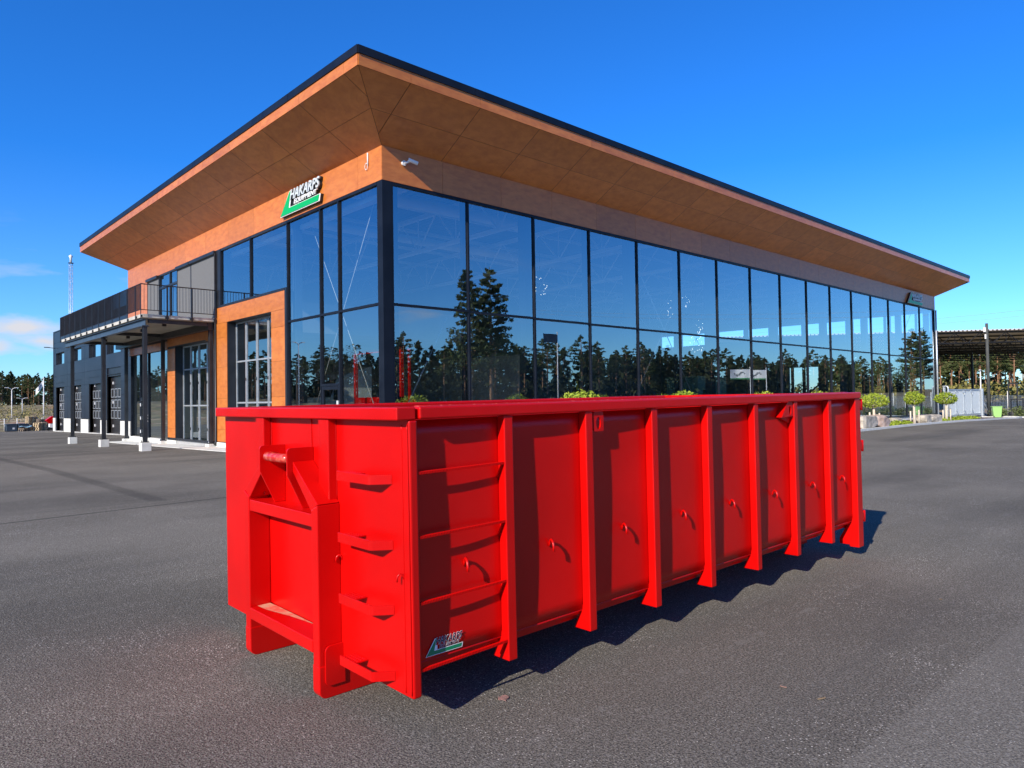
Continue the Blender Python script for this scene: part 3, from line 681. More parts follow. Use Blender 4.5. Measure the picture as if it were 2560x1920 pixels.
# left-hand front
VL = [.24, 2.54, 3.74, 6.11]
for i in range(3):
    v0, v1 = VL[i], VL[i+1]
    if i == 1: pane(v0, v1, 2.32, 4.55, .05, 'v')
    else: pane(v0, v1, .08, 4.55, .05, 'v')
    pane(v0, v1, 4.55, ZB-.06, .05, 'v')
for v in VL: MB().box(-.01, .13, v-.03, v+.03, 0, ZB-.003).build('mullion', DKBLUE, hall)
for i in range(3):
    MB().box(-.006, .12, VL[i]+.03, VL[i+1]-.03, 4.515, 4.585).build('transom', DKBLUE, hall)
    if i != 1: MB().box(-.006, .12, VL[i]+.03, VL[i+1]-.03, .0, .09).build('glazing_rail', DKBLUE, hall)
MB().box(-.013, .04, .28, 6.14, ZB-.09, ZB-.003).build('glazing_rail', DKBLUE, hall)
MB().box(-.006, .12, 2.57, 3.71, 2.22, 2.30).build('transom', DKBLUE, hall)
dr = MB(); dr.box(.0, .06, 2.585, 2.68, .02, 2.21); dr.box(.0, .06, 3.60, 3.695, .02, 2.21); dr.box(.0, .06, 2.68, 3.60, .02, .2); dr.box(.0, .06, 2.68, 3.60, 2.10, 2.21)
dr = dr.build('glass_door', DKBLUE, hall, .004)
o = MB().add([(.03, 3.6, .2), (.03, 2.68, .2), (.03, 2.68, 2.1), (.03, 3.6, 2.1)], [(0, 1, 2, 3)]).build('door_pane', GLASS, dr)
MB().box(-.05, -.002, 2.60, 2.66, 1.55, 1.75).build('door_handle', WHITE, dr)
# upper windows beside the corner glazing
for v0, v1 in ((6.17, 9.22), (9.28, 12.18)): pane(v0, v1, 5.80, ZB-.06, .05, 'v')
for v in (9.25, 12.21): MB().box(-.01, .13, v-.035, v+.035, 5.80, ZB-.003).build('mullion', DKBLUE, hall)
mb = MB(); mb.box(-.03, .13, 6.30, 12.62, 5.69, 5.78); mb.box(-.006, .12, 6.15, 9.21, ZB-.09, ZB-.003); mb.box(-.006, .12, 9.29, 12.17, ZB-.09, ZB-.003); mb.build('window_sill', BLK, hall)
mb = MB(); mb.box(-.025, .13, 6.141, 6.295, 0, 5.775); mb.build('portal_edge_trim', BLK, hall)
MB().box(-.02, .14, 12.25, 12.62, 5.785, ZB-.003).build('dark_post', BLK, hall)
def wpanels(rects, name='wall_panels', depth=.02, x=0.0):
    mb = MB()
    for v0, v1, z0, z1 in rects: mb.box(x-depth, x, v0+GAP*.5, v1-GAP*.5, z0+GAP*.5, z1-GAP*.5)
    return mb.build(name, WOOD, hall)
rects = []
zz = [.13, .64, 1.92, 3.20, 4.42, 5.03]
for i in range(len(zz)-2): rects += [(6.30, 7.40, zz[i], zz[i+1])]; rects += [(11.54, 12.64, zz[i], zz[i+1])]
rects += [(6.30, 7.40, 4.42, 5.03), (11.54, 12.64, 4.42, 5.03)]
rects += [(6.30, 8.81, 5.03, 5.685), (8.81, 11.32, 5.03, 5.685), (11.32, 12.64, 5.03, 5.685)]
wpanels(rects)
rects = []
for i in range(4): rects += [(12.645, 13.62, [.13, .65, 1.9, 3.16][i], [.65, 1.9, 3.16, 4.40][i]), (17.87, 18.92, [.02, .56, 1.81, 3.07][i], [.56, 1.81, 3.07, 4.35][i])]
rects += [(12.645, 13.9, 4.40, 5.06), (13.9, 16.4, 4.47, 5.06), (16.4, 18.92, 4.47, 5.06)]
rects += [(18.93, 21.5, 4.36, 4.75), (21.5, 25.48, 4.36, 4.75), (12.645, 25.48, 5.07, 5.33)]
rects += [(22.05, 24.28, 5.33, ZB-.0), (24.28, 25.49, 5.33, ZB-.0)]
wpanels(rects)
# backing wall with the openings left free
mb = MB()
for v0, v1, z0, z1 in [(6.2, 7.40, -.15, 5.68), (11.54, 13.62, -.15, 5.68), (7.40, 11.54, 5.03, 5.68), (13.62, 17.87, 4.46, 5.3), (17.87, 18.93, -.15, 5.3), (18.93, 25.48, 4.36, 5.3), (13.62, 18.93, 5.31, 5.34), (22.02, 25.48, 5.31, ZB)]:
    mb.box(.004, .20, v0+.002, v1-.002, z0, z1-.002)
mb.build('wall_backing', BLK, hall)
MB().box(-.03, .02, 12.62, 18.9, .02, .12).build('plinth_flashing', BLK, hall)
MB().box(-.05, .25, 6.2, 7.4, -.25, .10).build('plinth', CONCW, hall); MB().box(-.05, .25, 11.54, 13.62, -.25, .10).build('plinth', CONCW, hall)
MB().box(-.05, .25, 17.7, 25.5, -.4, -.0).build('plinth', CONCW, hall)
# tall folding doors in the two portals
def portal(v0, v1, z0, z1, leaves, rows, d=.36):
    mb = MB(); mb.box(.006, d+.04, v1-.02, v1+.0, z0, z1); mb.box(.006, d+.04, v0, v0+.02, z0, z1); mb.box(.006, d+.04, v0+.021, v1-.021, z1-.02, z1)
    mb.build('reveal', BLK, hall)
    wl = (v1-v0-.06)/leaves
    for i in range(leaves):
        a = v0+.03+wl*i+.015; b_ = a+wl-.03
        fr = MB(); f = .052
        fr.box(d-.03, d+.02, a, a+f, z0+.02, z1-.03); fr.box(d-.03, d+.02, b_-f, b_, z0+.02, z1-.03)
        for k, z in enumerate(rows):
            fr.box(d-.03, d+.02, a+f, b_-f, z-f*.6, z+f*.6)
        fo = fr.build('folding_door_leaf', ALU, hall)
        for k in range(len(rows)-1):
            dz_ = .0
            MB().add([(d, b_-f, rows[k]+f*.6), (d, a+f, rows[k]+f*.6), (d+rp.uniform(-.002, .002), a+f, rows[k+1]-f*.6), (d+rp.uniform(-.002, .002), b_-f, rows[k+1]-f*.6)], [(0, 1, 2, 3)]).build('pane', GLASSD, fo)
        for z in (.5, 2.6): MB().box(d-.05, d-.031, b_-.01, b_+.03, z, z+.12).build('hinge', BLK, fo)
portal(7.40, 11.54, .0, 5.03, 4, [.06, 1.73, 3.40, 4.97])
portal(13.62, 17.87, -.05, 4.46, 4, [.0, 1.63, 3.32, 4.40])
# entrance glazing under the balcony
for v0, v1, z0, z1 in ((18.98, 21.95, .12, 4.33), (22.05, 23.35, 2.08, 4.33), (23.45, 25.0, .1, 4.33)): pane(v0, v1, z0, z1, .05, 'v')
for v in (18.95, 22.0, 23.4, 25.05): MB().box(-.01, .12, v-.035, v+.035, -.05, 4.355).build('mullion', DKBLUE, hall)
MB().box(-.006, .1, 22.04, 23.36, 2.0, 2.08).build('transom', DKBLUE, hall)
dr = MB(); dr.box(-.0, .06, 22.05, 22.14, .0, 1.99); dr.box(-.0, .06, 23.26, 23.35, .0, 1.99); dr.box(0, .06, 22.14, 23.26, .0, .16); dr.box(0, .06, 22.14, 23.26, 1.9, 1.99); dr = dr.build('glass_door', BLK, hall)
MB().add([(.03, 23.26, .16), (.03, 22.14, .16), (.03, 22.14, 1.9), (.03, 23.26, 1.9)], [(0, 1, 2, 3)]).build('door_pane', GLASS, dr)
for z in (.3, 1.0, 1.7): MB().box(-.03, -.001, 23.27, 23.33, z-.08, z+.08).build('hinge', WHITE, dr)
for z in (.85, 1.0, 1.15): MB().box(-.03, -.001, 22.07, 22.12, z-.04, z+.04).build('lock', WHITE, dr)
mb = MB(); mb.box(.15, .2, 25.1, 25.48, -.2, 4.4); mb.build('dark_side_panel', BLK, hall)
# upstairs wall behind the balcony: outside blinds and a door
for v0, v1 in ((12.66, 15.64), (15.70, 17.46), (20.22, 22.0)):
    s_ = MB().box(-.015, .0, v0+.03, v1-.03, 5.34, 7.98).build('roller_blind', SCREEN, hall)
    MB().box(-.13, .0, v0, v1, 7.98, 8.12).build('blind_box', BLK, s_, .01)
mb = MB()
for v in (12.645, 15.67, 17.49, 20.16, 22.02): mb.box(-.02, .1, v-.025, v+.025, 5.34, 8.12)
mb.build('window_frame', BLK, hall)
for v0, v1 in ((17.55, 18.55), (18.65, 20.1)):
    pane(v0, v1, 5.4, 7.40, .05, 'v'); pane(v0, v1, 7.5, 8.05, .05, 'v')
mb = MB(); mb.box(-.005, .1, 18.56, 18.64, 5.34, 8.12); mb.box(-.004, .1, 17.52, 18.55, 7.40, 7.5); mb.box(-.004, .1, 18.65, 20.13, 7.40, 7.5); mb.box(-.004, .1, 17.52, 20.13, 8.05, 8.12); mb.box(-.004, .1, 17.52, 20.13, 5.34, 5.4); mb.build('door_frame', BLK, hall)
# downpipe beside the balcony
MB().tube([(-.06, 12.66, 8.0), (-.06, 12.66, .1), (-.12, 12.66, -.03)], .045, 8).build('downpipe', BLK, hall)

# inner shell: far walls with window strips, ceiling, trusses, columns
mb = MB()
mb.box(.2, LU-.05, LV-.3, LV, 0, 9.1)
wins = [(6.65, 9.95), (10.1, 12.6), (13.1, 15.6), (15.9, 18.5), (19.0, 22.6), (23.1, 25.1)]
def holes_wall(mb, u, v0, v1, z0, z1, hs_):
    vsx = sorted({v0, v1}|{h[0] for h in hs_}|{h[1] for h in hs_}); zs = sorted({z0, z1}|{h[2] for h in hs_}|{h[3] for h in hs_})
    for i in range(len(vsx)-1):
        for j in range(len(zs)-1):
            vc, zc = (vsx[i]+vsx[i+1])/2, (zs[j]+zs[j+1])/2
            if any(h[0] < vc < h[1] and h[2] < zc < h[3] for h in hs_): continue
            mb.box(u-.2, u, vsx[i], vsx[i+1], zs[j], zs[j+1])
HS = [(a, b_, 6.72, 7.84) for a, b_ in wins]+[(.3, 3.15, .2, 7.92), (3.3, 6.05, .2, 7.92), (7.2, 8.7, .1, 4.2), (9.0, 11.6, .1, 4.1)]
mb.build('rear_wall', INTW, hall)
mb = MB(); holes_wall(mb, LU-.01, .14, LV-.31, 0, 9.1, HS); mb.build('end_wall', INTW, hall)
mb = MB(); CE = noisy(mat('corrugated_ceiling', rough=.6), (.14, .15, .17), (.20, .21, .23), .6, 2)
for i in range(170): u = .3+i*.29; mb.add([(u, .2, 9.62), (u+.10, .2, 9.62), (u+.145, .2, 9.70), (u+.245, .2, 9.70), (u+.29, .2, 9.62), (u, 25.2, 9.62), (u+.10, 25.2, 9.62), (u+.145, 25.2, 9.70), (u+.245, 25.2, 9.70), (u+.29, 25.2, 9.62)], [(0, 5, 6, 1), (1, 6, 7, 2), (2, 7, 8, 3), (3, 8, 9, 4)])
mb.build('ceiling', CE, hall)
def truss(u):
    mb = MB(); z0, z1 = 7.95, 9.35
    mb.box(u-.08, u+.08, .5, 25, z0-.07, z0+.07); mb.box(u-.09, u+.09, .3, 25.1, z1-.08, z1+.08)
    v = .6; k = 0
    while v < 24:
        mb.tube([(u, v, z1), (u, v+1.25, z0)], .045, 4, smooth=False); mb.tube([(u, v+1.25, z0), (u, v+2.5, z1)], .045, 4, smooth=False); mb.tube([(u, v+1.25, z0), (u, v+1.25, z1)], .03, 4, smooth=False); v += 2.5
    return mb.build('roof_truss', INTL, hall)
for i in range(0, 17, 2):
    u = MU[min(i, 16)] if i else .55
    if i == 16: u = LU-.5
    truss(u+.0)
    MB().box(u-.17, u+.17, .30, .64, .02, 9.3).build('inner_column', BLUESTEEL, hall)
for i in range(1, 16, 2): MB().box(MU[i]-.07, MU[i]+.07, .20, .34, .02, 9.3).build('inner_column', BLUESTEEL, hall)
for v in (6.2, 12.6, 18.9): MB().box(.30, .55, v-.12, v+.12, .02, 9.3).build('inner_column', BLUESTEEL, hall)
mb = MB()
for v in (3, 6.2, 9.4, 12.6, 15.8, 19, 22): mb.box(.4, LU-.4, v-.05, v+.05, 9.44, 9.58)
mb.build('purlin', INTL, hall)
mb = MB(); mb.tube([(.8, 3.2, 8.7), (6, 3.2, 8.75), (8.2, 3.2, 8.75), (8.8, 3.0, 8.55), (8.9, 2.9, 8.2), (8.9, 2.9, 7.7)], .22, 14); mb.tube([(2.5, 1.2, 9.0), (2.5, 9, 9.0), (20, 9, 9.0)], .2, 12); mb.build('ventilation_duct', INTL, hall)
mb = MB()
for a, b_ in (((.8, 1.4, .9), (.8, 6.05, 8.35)), ((.86, 1.55, 8.4), (.86, 6.2, .8))): mb.tube([a, b_], .013, 6)
mb.build('wind_brace', WHITE, hall)
mb = MB()
for a, b_ in (((.86, .9, .6), (3.0, .9, 4.4)), ((12.3, .9, .8), (18.1, .9, 8.6)), ((18.1, .9, .8), (12.3, .9, 8.6)), ((42, 1.2, 2), (49, 1.2, 8.4))): mb.tube([a, b_], .02, 6)
mb.build('wind_brace', WHITE, hall)
# upper floor inside, behind the left front
mb = MB(); mb.box(1.2, 14, 12.8, 25.1, 4.9, 5.25); mb.box(1.2, 14, 12.7, 12.8, 4.9, 6.3); mb.box(14, 14.15, 12.8, 25.1, 4.9, 9.3); mb.build('gallery_floor', INTW, hall)
MB().box(15, 15.2, 9, 25, 0, 4.1).build('partition', INTW, hall)

# ------------------------------------------------------------------ signs, camera, antenna on the hall
sg = thing('shop_sign', 'lit-up looking HAKARPS EQUIPMENT sign with green stroke in sunlight above the corner windows', 'sign', (0, 0, 0))
logo(sg, (-.03, 6.25, 8.25), (0, -1, 0), (0, 0, 1), (-1, 0, 0), 2.80, .80, .13, SIGNF, GREEN, True)
sg = thing('shop_sign', 'shaded HAKARPS EQUIPMENT sign at the far right end of the long wood band', 'sign', (0, 0, 0))
logo(sg, (43.45, -.03, 8.14), (1, 0, 0), (0, 0, 1), (0, -1, 0), 3.05, .80, .16, SIGNF, GREEN, True)
cam_t = thing('security_camera', 'white security camera on the wood band right of the building corner', 'camera', (.72, -.02, 8.74))
mb = MB(); mb.tube([(0, .0, 0), (0, -.07, 0)], .075, 14); mb.build('wall_bracket', WHITE, cam_t)
mb = MB(); mb.tube([(0, -.07, 0), (.03, -.16, .0), (.09, -.2, .03)], .03, 8); mb.build('arm', WHITE, cam_t)
mb = MB(); mb.tube([(.05, -.20, .08), (.30, -.33, -.02)], .055, 12); mb.box(.05, .08, -.24, -.16, .03, .06); mb.build('camera_body', WHITE, cam_t, .004)
an = thing('antenna_stick', 'white tube antenna with a loose cable loop high on the wood band at the corner', 'antenna', (-.05, .69, 8.7))
MB().tube([(0, 0, .0), (0, 0, .37)], .022, 8).build('tube', WHITE, an)
MB().tube([(-.01, .07+.07*math.cos(t), -.02+.10*math.sin(t)) for t in np.linspace(-.3, 5.9, 22)], .009, 5).build('cable', WHITE, an)

# ================================================================== balcony on steel posts
bal = thing('balcony', 'concrete balcony with black bar railing on black steel posts along the left front', 'balcony', (0, 0, 0))
B0, B1, BU = 12.66, 27.0, -2.90
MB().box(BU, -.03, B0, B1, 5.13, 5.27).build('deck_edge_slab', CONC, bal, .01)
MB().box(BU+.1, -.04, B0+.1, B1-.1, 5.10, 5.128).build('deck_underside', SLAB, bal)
mb = MB()
for z0, z1, w_ in ((4.82, 4.845, .11), (5.075, 5.10, .11), (4.845, 5.075, .012)): mb.box(-2.72-w_, -2.72+w_, B0+.14, B1-.1, z0, z1)
mb.build('outer_beam', BLUESTEEL, bal)
mb = MB(); mb.box(-.30, -.08, B0+.14, B1-.1, 4.82, 5.10)
for v in (12.9, 19.1, 25.3): mb.box(-2.60, -.31, v-.06, v+.06, 4.95, 5.095)
mb.build('inner_beam', STEEL, bal)
for v in (12.9, 19.1, 25.3):
    for u in (-2.72, -.17):
        g_ = hgt(u, v); hh = .33 if u < -1 else .14
        ft = MB().box(u-.18, u+.18, v-.19, v+.19, g_-.1, g_+hh).build('footing', CONCW, bal, .015)
        p_ = MB(); p_.box(u-.075, u+.075, v-.075, v-.063, g_+hh+.04, 4.79); p_.box(u-.075, u+.075, v+.063, v+.075, g_+hh+.04, 4.79); p_.box(u-.055, u-.043, v-.063, v+.063, g_+hh+.04, 4.79); p_.box(u+.043, u+.055, v-.063, v+.063, g_+hh+.04, 4.79)
        p_ = p_.build('post', STEEL, bal)
        q = MB(); q.box(u-.13, u+.13, v-.13, v+.13, 4.79, 4.818); q.box(u-.13, u+.13, v-.13, v+.13, g_+hh+.018, g_+hh+.038)
        for a in (-1, 1):
            for c_ in (-1, 1): q.tube([(u+a*.105, v+c_*.105, g_+hh-.01), (u+a*.105, v+c_*.105, g_+hh+.10)], .012, 6)
        q.build('base_plate', STEEL, p_)
for u, v in ((-1.6, 14.2), (-1.6, 17.2), (-1.2, 21.0), (-1.6, 23.5)): MB().box(u-.07, u+.07, v-.07, v+.07, 4.98, 5.099).build('soffit_lamp', BLK, bal)
def rail(p0, p1, nb, bar_r=.009):
    p0, p1 = Vector(p0), Vector(p1); d = p1-p0; ln = d.length; d.normalize(); mb = MB()
    for z in (6.43, 5.42): mb.tube([p0+Vector((0, 0, z)), p1+Vector((0, 0, z))], .022 if z > 6 else .016, 4, smooth=False)
    k = int(ln/.112)
    pn = Vector((-d.y, d.x, 0))
    for i in range(1, k):
        q = p0+d*(ln*i/k); A = [q+d*x*.005+pn*y*.0125 for x, y in ((-1, -1), (1, -1), (1, 1), (-1, 1))]
        mb.add([(a_.x, a_.y, 5.42) for a_ in A]+[(a_.x, a_.y, 6.42) for a_ in A], [(0,3,2,1),(4,5,6,7),(0,1,5,4),(1,2,6,5),(2,3,7,6),(3,0,4,7)])
    mb.build('railing', BLK, bal)
RU = -2.955; posts = [12.56]+[13.26+1.142*i for i in range(0, 12)]+[26.95]
for a, b_ in zip(posts[:-1], posts[1:]): rail((RU, a, 0), (RU, b_, 0), 9)
for v in posts:
    mb = MB(); mb.box(RU-.012, RU+.012, v-.018, v+.018, 5.10, 6.44); mb.box(RU+.013, BU-.001, v-.025, v+.025, 5.13, 5.22); mb.build('railing_post', BLK, bal)
eu = [RU, -1.98, -1.03, -.08]
for a, b_ in zip(eu[:-1], eu[1:]): rail((a, 12.56, 0), (b_, 12.56, 0), 9)
for u in eu[1:]:
    mb = MB(); mb.box(u-.03, u+.03, 12.548, 12.572, 5.06, 6.44); mb.box(u-.06, u+.06, 12.573, 12.659, 5.12, 5.22); mb.build('railing_post', BLK, bal)
# ================================================================== garage wing
gar = thing('workshop_building', 'dark blue-grey metal-clad workshop wing with tall dark garage doors behind the balcony', 'building', (0, 0, 0))
GU = 2.0
CLAD = noisy(mat('dark_cladding', rough=.42, spec=.35), (.012, .017, .030), (.018, .024, .040), .7, 3, island=.1)
DOORM = noisy(mat('sectional_door', rough=.35), (.014, .013, .014), (.022, .020, .020), 1, 2)
dv = [(35.0, 38.5), (40.15, 43.55), (46.0, 49.3), (52.0, 55.25)]
dv0 = (29.2, 32.6)
opens = []
for i, (a, b_) in enumerate([dv0]+dv):
    opens.append((a, b_, -.5, 3.88-.055*i)); opens.append((a+.0, b_, 5.27, 6.28))
mb = MB(); V0, V1 = 25.55, 56.2
vv = sorted({V0, V1, 33.9, 39.4, 44.9, 50.9}|{o_[0] for o_ in opens}|{o_[1] for o_ in opens}); zz = sorted({.68, 2.3, 3.2, 4.28, 5.3-.03, 6.28, 7.2, 8.15}|{o_[3] for o_ in opens})
full = [(V0, 33.9), (33.9, 39.4), (39.4, 44.9), (44.9, 50.9), (50.9, V1)]
zr = [.68, 1.5, 2.4, 3.3, 4.28, 5.27, 6.28, 7.2, 8.15]
for (a, b_) in full:
    for j in range(len(zr)-1):
        z0, z1 = zr[j], zr[j+1]; segs = [(a, b_)]
        for o_ in opens:
            if o_[0] >= a and o_[1] <= b_:
                if o_[2] < (z0+z1)/2 < o_[3] or (o_[2] < z0 and z0 < o_[3] < z1 and False): segs = [(a, o_[0]), (o_[1], b_)]
        for s0, s1 in segs:
            if s1-s0 > .05: mb.box(GU-.0, GU+.08, s0+.012, s1-.012, z0+.006, z1-.006)
mb.build('cladding', CLAD, gar)
mb = MB()
# wall core with openings
vs_ = sorted({V0, V1}|{o_[0] for o_ in opens}|{o_[1] for o_ in opens}); zs_ = [-.6, 3.70, 5.27, 6.28, 8.1]
for i in range(len(vs_)-1):
    for j in range(len(zs_)-1):
        vc, zc = (vs_[i]+vs_[i+1])/2, (zs_[j]+zs_[j+1])/2
        if any(o_[0] < vc < o_[1] and o_[2] < zc < o_[3]+.0 for o_ in opens): continue
        mb.box(GU+.082, GU+.4, vs_[i], vs_[i+1], zs_[j], zs_[j+1])
mb.box(GU+.4, 22, V1-.2, V1, -.6, 8.1); mb.box(GU+.4, 22, V0, V1-.2, 8.0, 8.1)
mb.build('wall_core', BLK, gar)
mb = MB(); mb.box(GU-.04, GU+.5, V0, V1+.03, 8.16, 8.24); mb.box(GU-.03, GU+.05, V1+.005, V1+.04, -.5, 8.15); mb.build('roof_edge', CLAD, gar)
mb = MB(); mb.box(GU+.05, 22, V1+.001, V1+.03, .6, 8.15); mb.build('end_cladding', CLAD, gar)
for (a, b_) in [(V0, 29.1), (32.7, 34.9), (38.6, 40.05), (43.65, 45.9), (49.4, 51.9), (55.35, V1)]:
    MB().box(GU-.06, GU+.081, a, b_, hgt(GU, (a+b_)/2)-.1, .64).build('plinth', CONCW, gar)
for i, (a, b_) in enumerate([dv0]+dv):
    top = 3.88-.055*i; g_ = hgt(GU, (a+b_)/2)
    d_ = MB(); z = g_-.02
    k = 6; hh = (top-z)/k
    for q in range(k): d_.box(GU+.27, GU+.31, a, b_, z+hh*q+.004, z+hh*(q+1)-.004)
    d_ = d_.build('sectional_door', DOORM, gar)
    rv = MB(); rv.box(GU+.0, GU+.33, b_-.0, b_+.02, g_, top); rv.box(GU+.0, GU+.33, a-.02, a, g_, top); rv.box(GU, GU+.33, a, b_, top, top+.02); rv.build('reveal', BLK, gar)
    MB().box(GU-.1, GU+.3, a, b_, g_-.1, g_+.03).build('threshold', CONCW, gar)
    ncol = 4 if i < 3 else 4
    zrows = [(.62, 1.21), (1.34, 1.93), (2.09, 2.70)]; zsft = (.24-.06*i) if i else .3
    for (z0, z1) in zrows:
        z0 += zsft*.8; z1 += zsft*.8
        for c_ in range(4):
            wv = (b_-a-.1)/4; x0 = a+.05+wv*c_+.09; x1 = x0+wv-.18; f = .045
            fr = MB(); fr.box(GU+.245, GU+.269, x0, x0+f, z0, z1); fr.box(GU+.245, GU+.269, x1-f, x1, z0, z1); fr.box(GU+.245, GU+.269, x0+f, x1-f, z0, z0+f); fr.box(GU+.245, GU+.269, x0+f, x1-f, z1-f, z1)
            fr = fr.build('door_window', ALU, d_)
    for z in (.1, 1.75, 3.1): MB().box(GU+.22, GU+.268, b_-.75, b_-.62, z+zsft*.8-.09, z+zsft*.8+.09).build('door_fitting', WHITE, d_)
    wn = MB(); f = .06
    wn.box(GU+.2, GU+.26, a, a+f, 5.275, 6.275); wn.box(GU+.2, GU+.26, b_-f, b_, 5.275, 6.275); wn.box(GU+.2, GU+.26, a+f, b_-f, 5.275, 5.335); wn.box(GU+.2, GU+.26, a+f, b_-f, 6.215, 6.275)
    wn = wn.build('window', BLK, gar)
    MB().add([(GU+.23, b_-f, 5.335), (GU+.23, a+f, 5.335), (GU+.232, a+f, 6.215), (GU+.232, b_-f, 6.215)], [(0, 1, 2, 3)]).build('pane', glass_material('dark_window_glass', .78, (.1, .1, .1)) if i == 0 else bpy.data.materials['dark_window_glass'], wn)
MB().box(2.45, 20, 26, 56, -.25, -.2).build('floor', INTF, gar)
wl = thing('wall_lamp', 'thin black lamp arm sticking out high on the workshop wall near its far corner', 'lamp', (1.98, 55.3, 6.75))
mb = MB(); mb.tube([(0, 0, 0), (-.5, 0, .05)], .03, 6); mb.box(-.85, -.45, -.09, .09, .03, .09); mb.build('arm', BLK, wl)

# ================================================================== things inside the hall, seen through the panes
dc = thing('display_container', 'red steel frame container displayed inside behind the corner glass', 'container', (0, 0, 0))
MB().box(2.0, 2.1, 2.1, 5.05, .15, 1.85).build('front_sheet', RED, dc)
for v in (2.1, 4.98): MB().box(2.0, 2.12, v, v+.10, .02, 3.5).build('corner_post', RED, dc, .005)
MB().box(2.0, 2.1, 2.2, 4.98, 3.38, 3.5).build('top_rail', RED, dc, .005)
MB().box(2.32, 2.40, 2.1, 2.18, .02, 3.45).build('corner_post', RED, dc, .005)
MB().box(2.12, 2.6, 2.12, 2.18, .15, 1.75).build('side_sheet', RED, dc)
tr = thing('white_truck', 'white truck cab with roof deflector parked inside behind the left glass', 'truck', (6.0, 15.2, 0))
TW = mat('truck_white', (.78, .8, .8), .3, coat=.5); TD = mat('truck_dark', (.02, .025, .03), .25)
pr = [(0, .7), (-.02, 1.9), (.35, 2.85), (.9, 3.1), (2.3, 3.5), (2.3, .7)]
MB().prism(pr, 1, -1.25, 1.25).build('cab', TW, tr, .05)
MB().prism([(-.03, 1.95), (.31, 2.82), (.34, 2.8), (.0, 1.93)], 1, -1.15, 1.15).build('windscreen', TD, tr)
MB().box(-.08, .02, -1.2, 1.2, .45, 1.2).build('bumper', TD, tr, .03)
for y in (-1.35, 1.35): MB().box(.1, .25, y-.1, y+.1, 1.8, 2.6).build('mirror', TD, tr, .03)
for x in (1.3, 4.8):
    for y in (-1.1, 1.1): MB().tube([(x, y-.15, .5), (x, y+.15, .5)], .5, 20).build('wheel', TD, tr)
MB().box(2.3, 6, -.5, .5, .6, .9).build('chassis', TD, tr)
BULB = mat('lit_bulb', (1, .95, .85), .3, emit=(1, .93, .8, 5))
def pendant(u, v, z, n_, r, seed, label):
    rd = random.Random(seed); t = thing('pendant_lamp', label, 'lamp', (u, v, z), 0, 'clusters of small lit bulbs under the hall roof')
    MB().tube([(0, 0, .4), (0, 0, 9.3-z)], .008, 5).build('cable', BLK, t)
    fr = MB(); b_ = MB()
    for i in range(n_):
        a = rd.uniform(0, 6.28); h = rd.uniform(-1, 1); q = (r*.75*math.cos(a)*math.sqrt(1-h*h*.6), r*.75*math.sin(a)*math.sqrt(1-h*h*.6), h*r)
        fr.tube([(0, 0, .4), q], .005, 3)
        s_ = .018; b_.add([(q[0]+s_, q[1], q[2]), (q[0]-s_, q[1], q[2]), (q[0], q[1]+s_, q[2]), (q[0], q[1]-s_, q[2]), (q[0], q[1], q[2]+s_), (q[0], q[1], q[2]-s_)], [(0, 2, 4), (2, 1, 4), (1, 3, 4), (3, 0, 4), (2, 0, 5), (1, 2, 5), (3, 1, 5), (0, 3, 5)])
    fr.build('frame', BLK, t); b_.build('bulbs', BULB, t)
pendant(14.6, 8, 7.55, 16, .5, 1, 'bulb cluster hanging alone, behind the third tall pane')
pendant(26.5, 8, 7.2, 20, .5, 2, 'largest bulb cluster, left of the middle pair')
pendant(27.8, 8, 7.8, 12, .42, 3, 'highest of the small bulb clusters near the middle of the hall')
pendant(29.8, 8, 6.3, 22, .5, 4, 'bulb cluster just above the cross bar near the middle of the hall')
pendant(29.1, 8, 5.1, 24, .55, 5, 'lowest bulb cluster, in front of the bright window strip')
mc = thing('green_cabin', 'pale green cabin box standing inside near the middle of the glass front', 'cabin', (25.2, 5.5, 0))
MB().box(0, 3.2, 0, 2.2, .02, 2.9).build('walls', mat('pale_green', (.35, .52, .40), .5), mc, .03); MB().box(.5, 1.5, -.02, -.002, .1, 2.1).build('door', TD, mc)
ct = thing('crane_mast', 'tall dark folded crane arm with yellow label inside behind the third pane', 'crane', (13.2, 4.4, 0))
MB().box(-.12, .12, -.12, .12, .6, 4.1).build('arm', TD, ct, .02); MB().box(-.8, .8, -.6, .6, .02, .6).build('base', TD, ct, .03)
MB().box(-.125, .0, -.135, -.121, 2.1, 2.5).build('label_plate', mat('yellow', (.8, .55, .02), .5), ct)

# ================================================================== trees
def leafmat(name, c0, c1, c2):
    m = mat(name, rough=.75, spec=.25); n, l, b = nodes(m)
    g = n.new('ShaderNodeNewGeometry'); r = n.new('ShaderNodeValToRGB'); e = r.color_ramp.elements
    e[0].color = (*c0, 1); e[1].color = (*c2, 1); x = e.new(.55); x.color = (*c1, 1)
    oi = n.new('ShaderNodeObjectInfo'); ad = n.new('ShaderNodeMath'); ad.operation = 'MULTIPLY_ADD'; ad.inputs[1].default_value = .35
    l.new(oi.outputs['Random'], ad.inputs[0]); ms = n.new('ShaderNodeMath'); ms.operation = 'MULTIPLY'; ms.inputs[1].default_value = .65
    l.new(g.outputs['Random Per Island'], ms.inputs[0]); l.new(ms.outputs[0], ad.inputs[2]); l.new(ad.outputs[0], r.inputs[0]); l.new(r.outputs[0], b.inputs['Base Color'])
    return m
NEEDLE = leafmat('pine_needles', (.030, .048, .016), (.070, .095, .030), (.14, .155, .055))
NEEDLED = leafmat('spruce_needles', (.012, .022, .010), (.030, .045, .018), (.060, .075, .028))
BUSH = leafmat('yellow_green_leaves', (.11, .11, .03), (.20, .19, .05), (.33, .27, .08))
LEAF = leafmat('autumn_leaves', (.05, .055, .02), (.10, .10, .035), (.17, .15, .05))
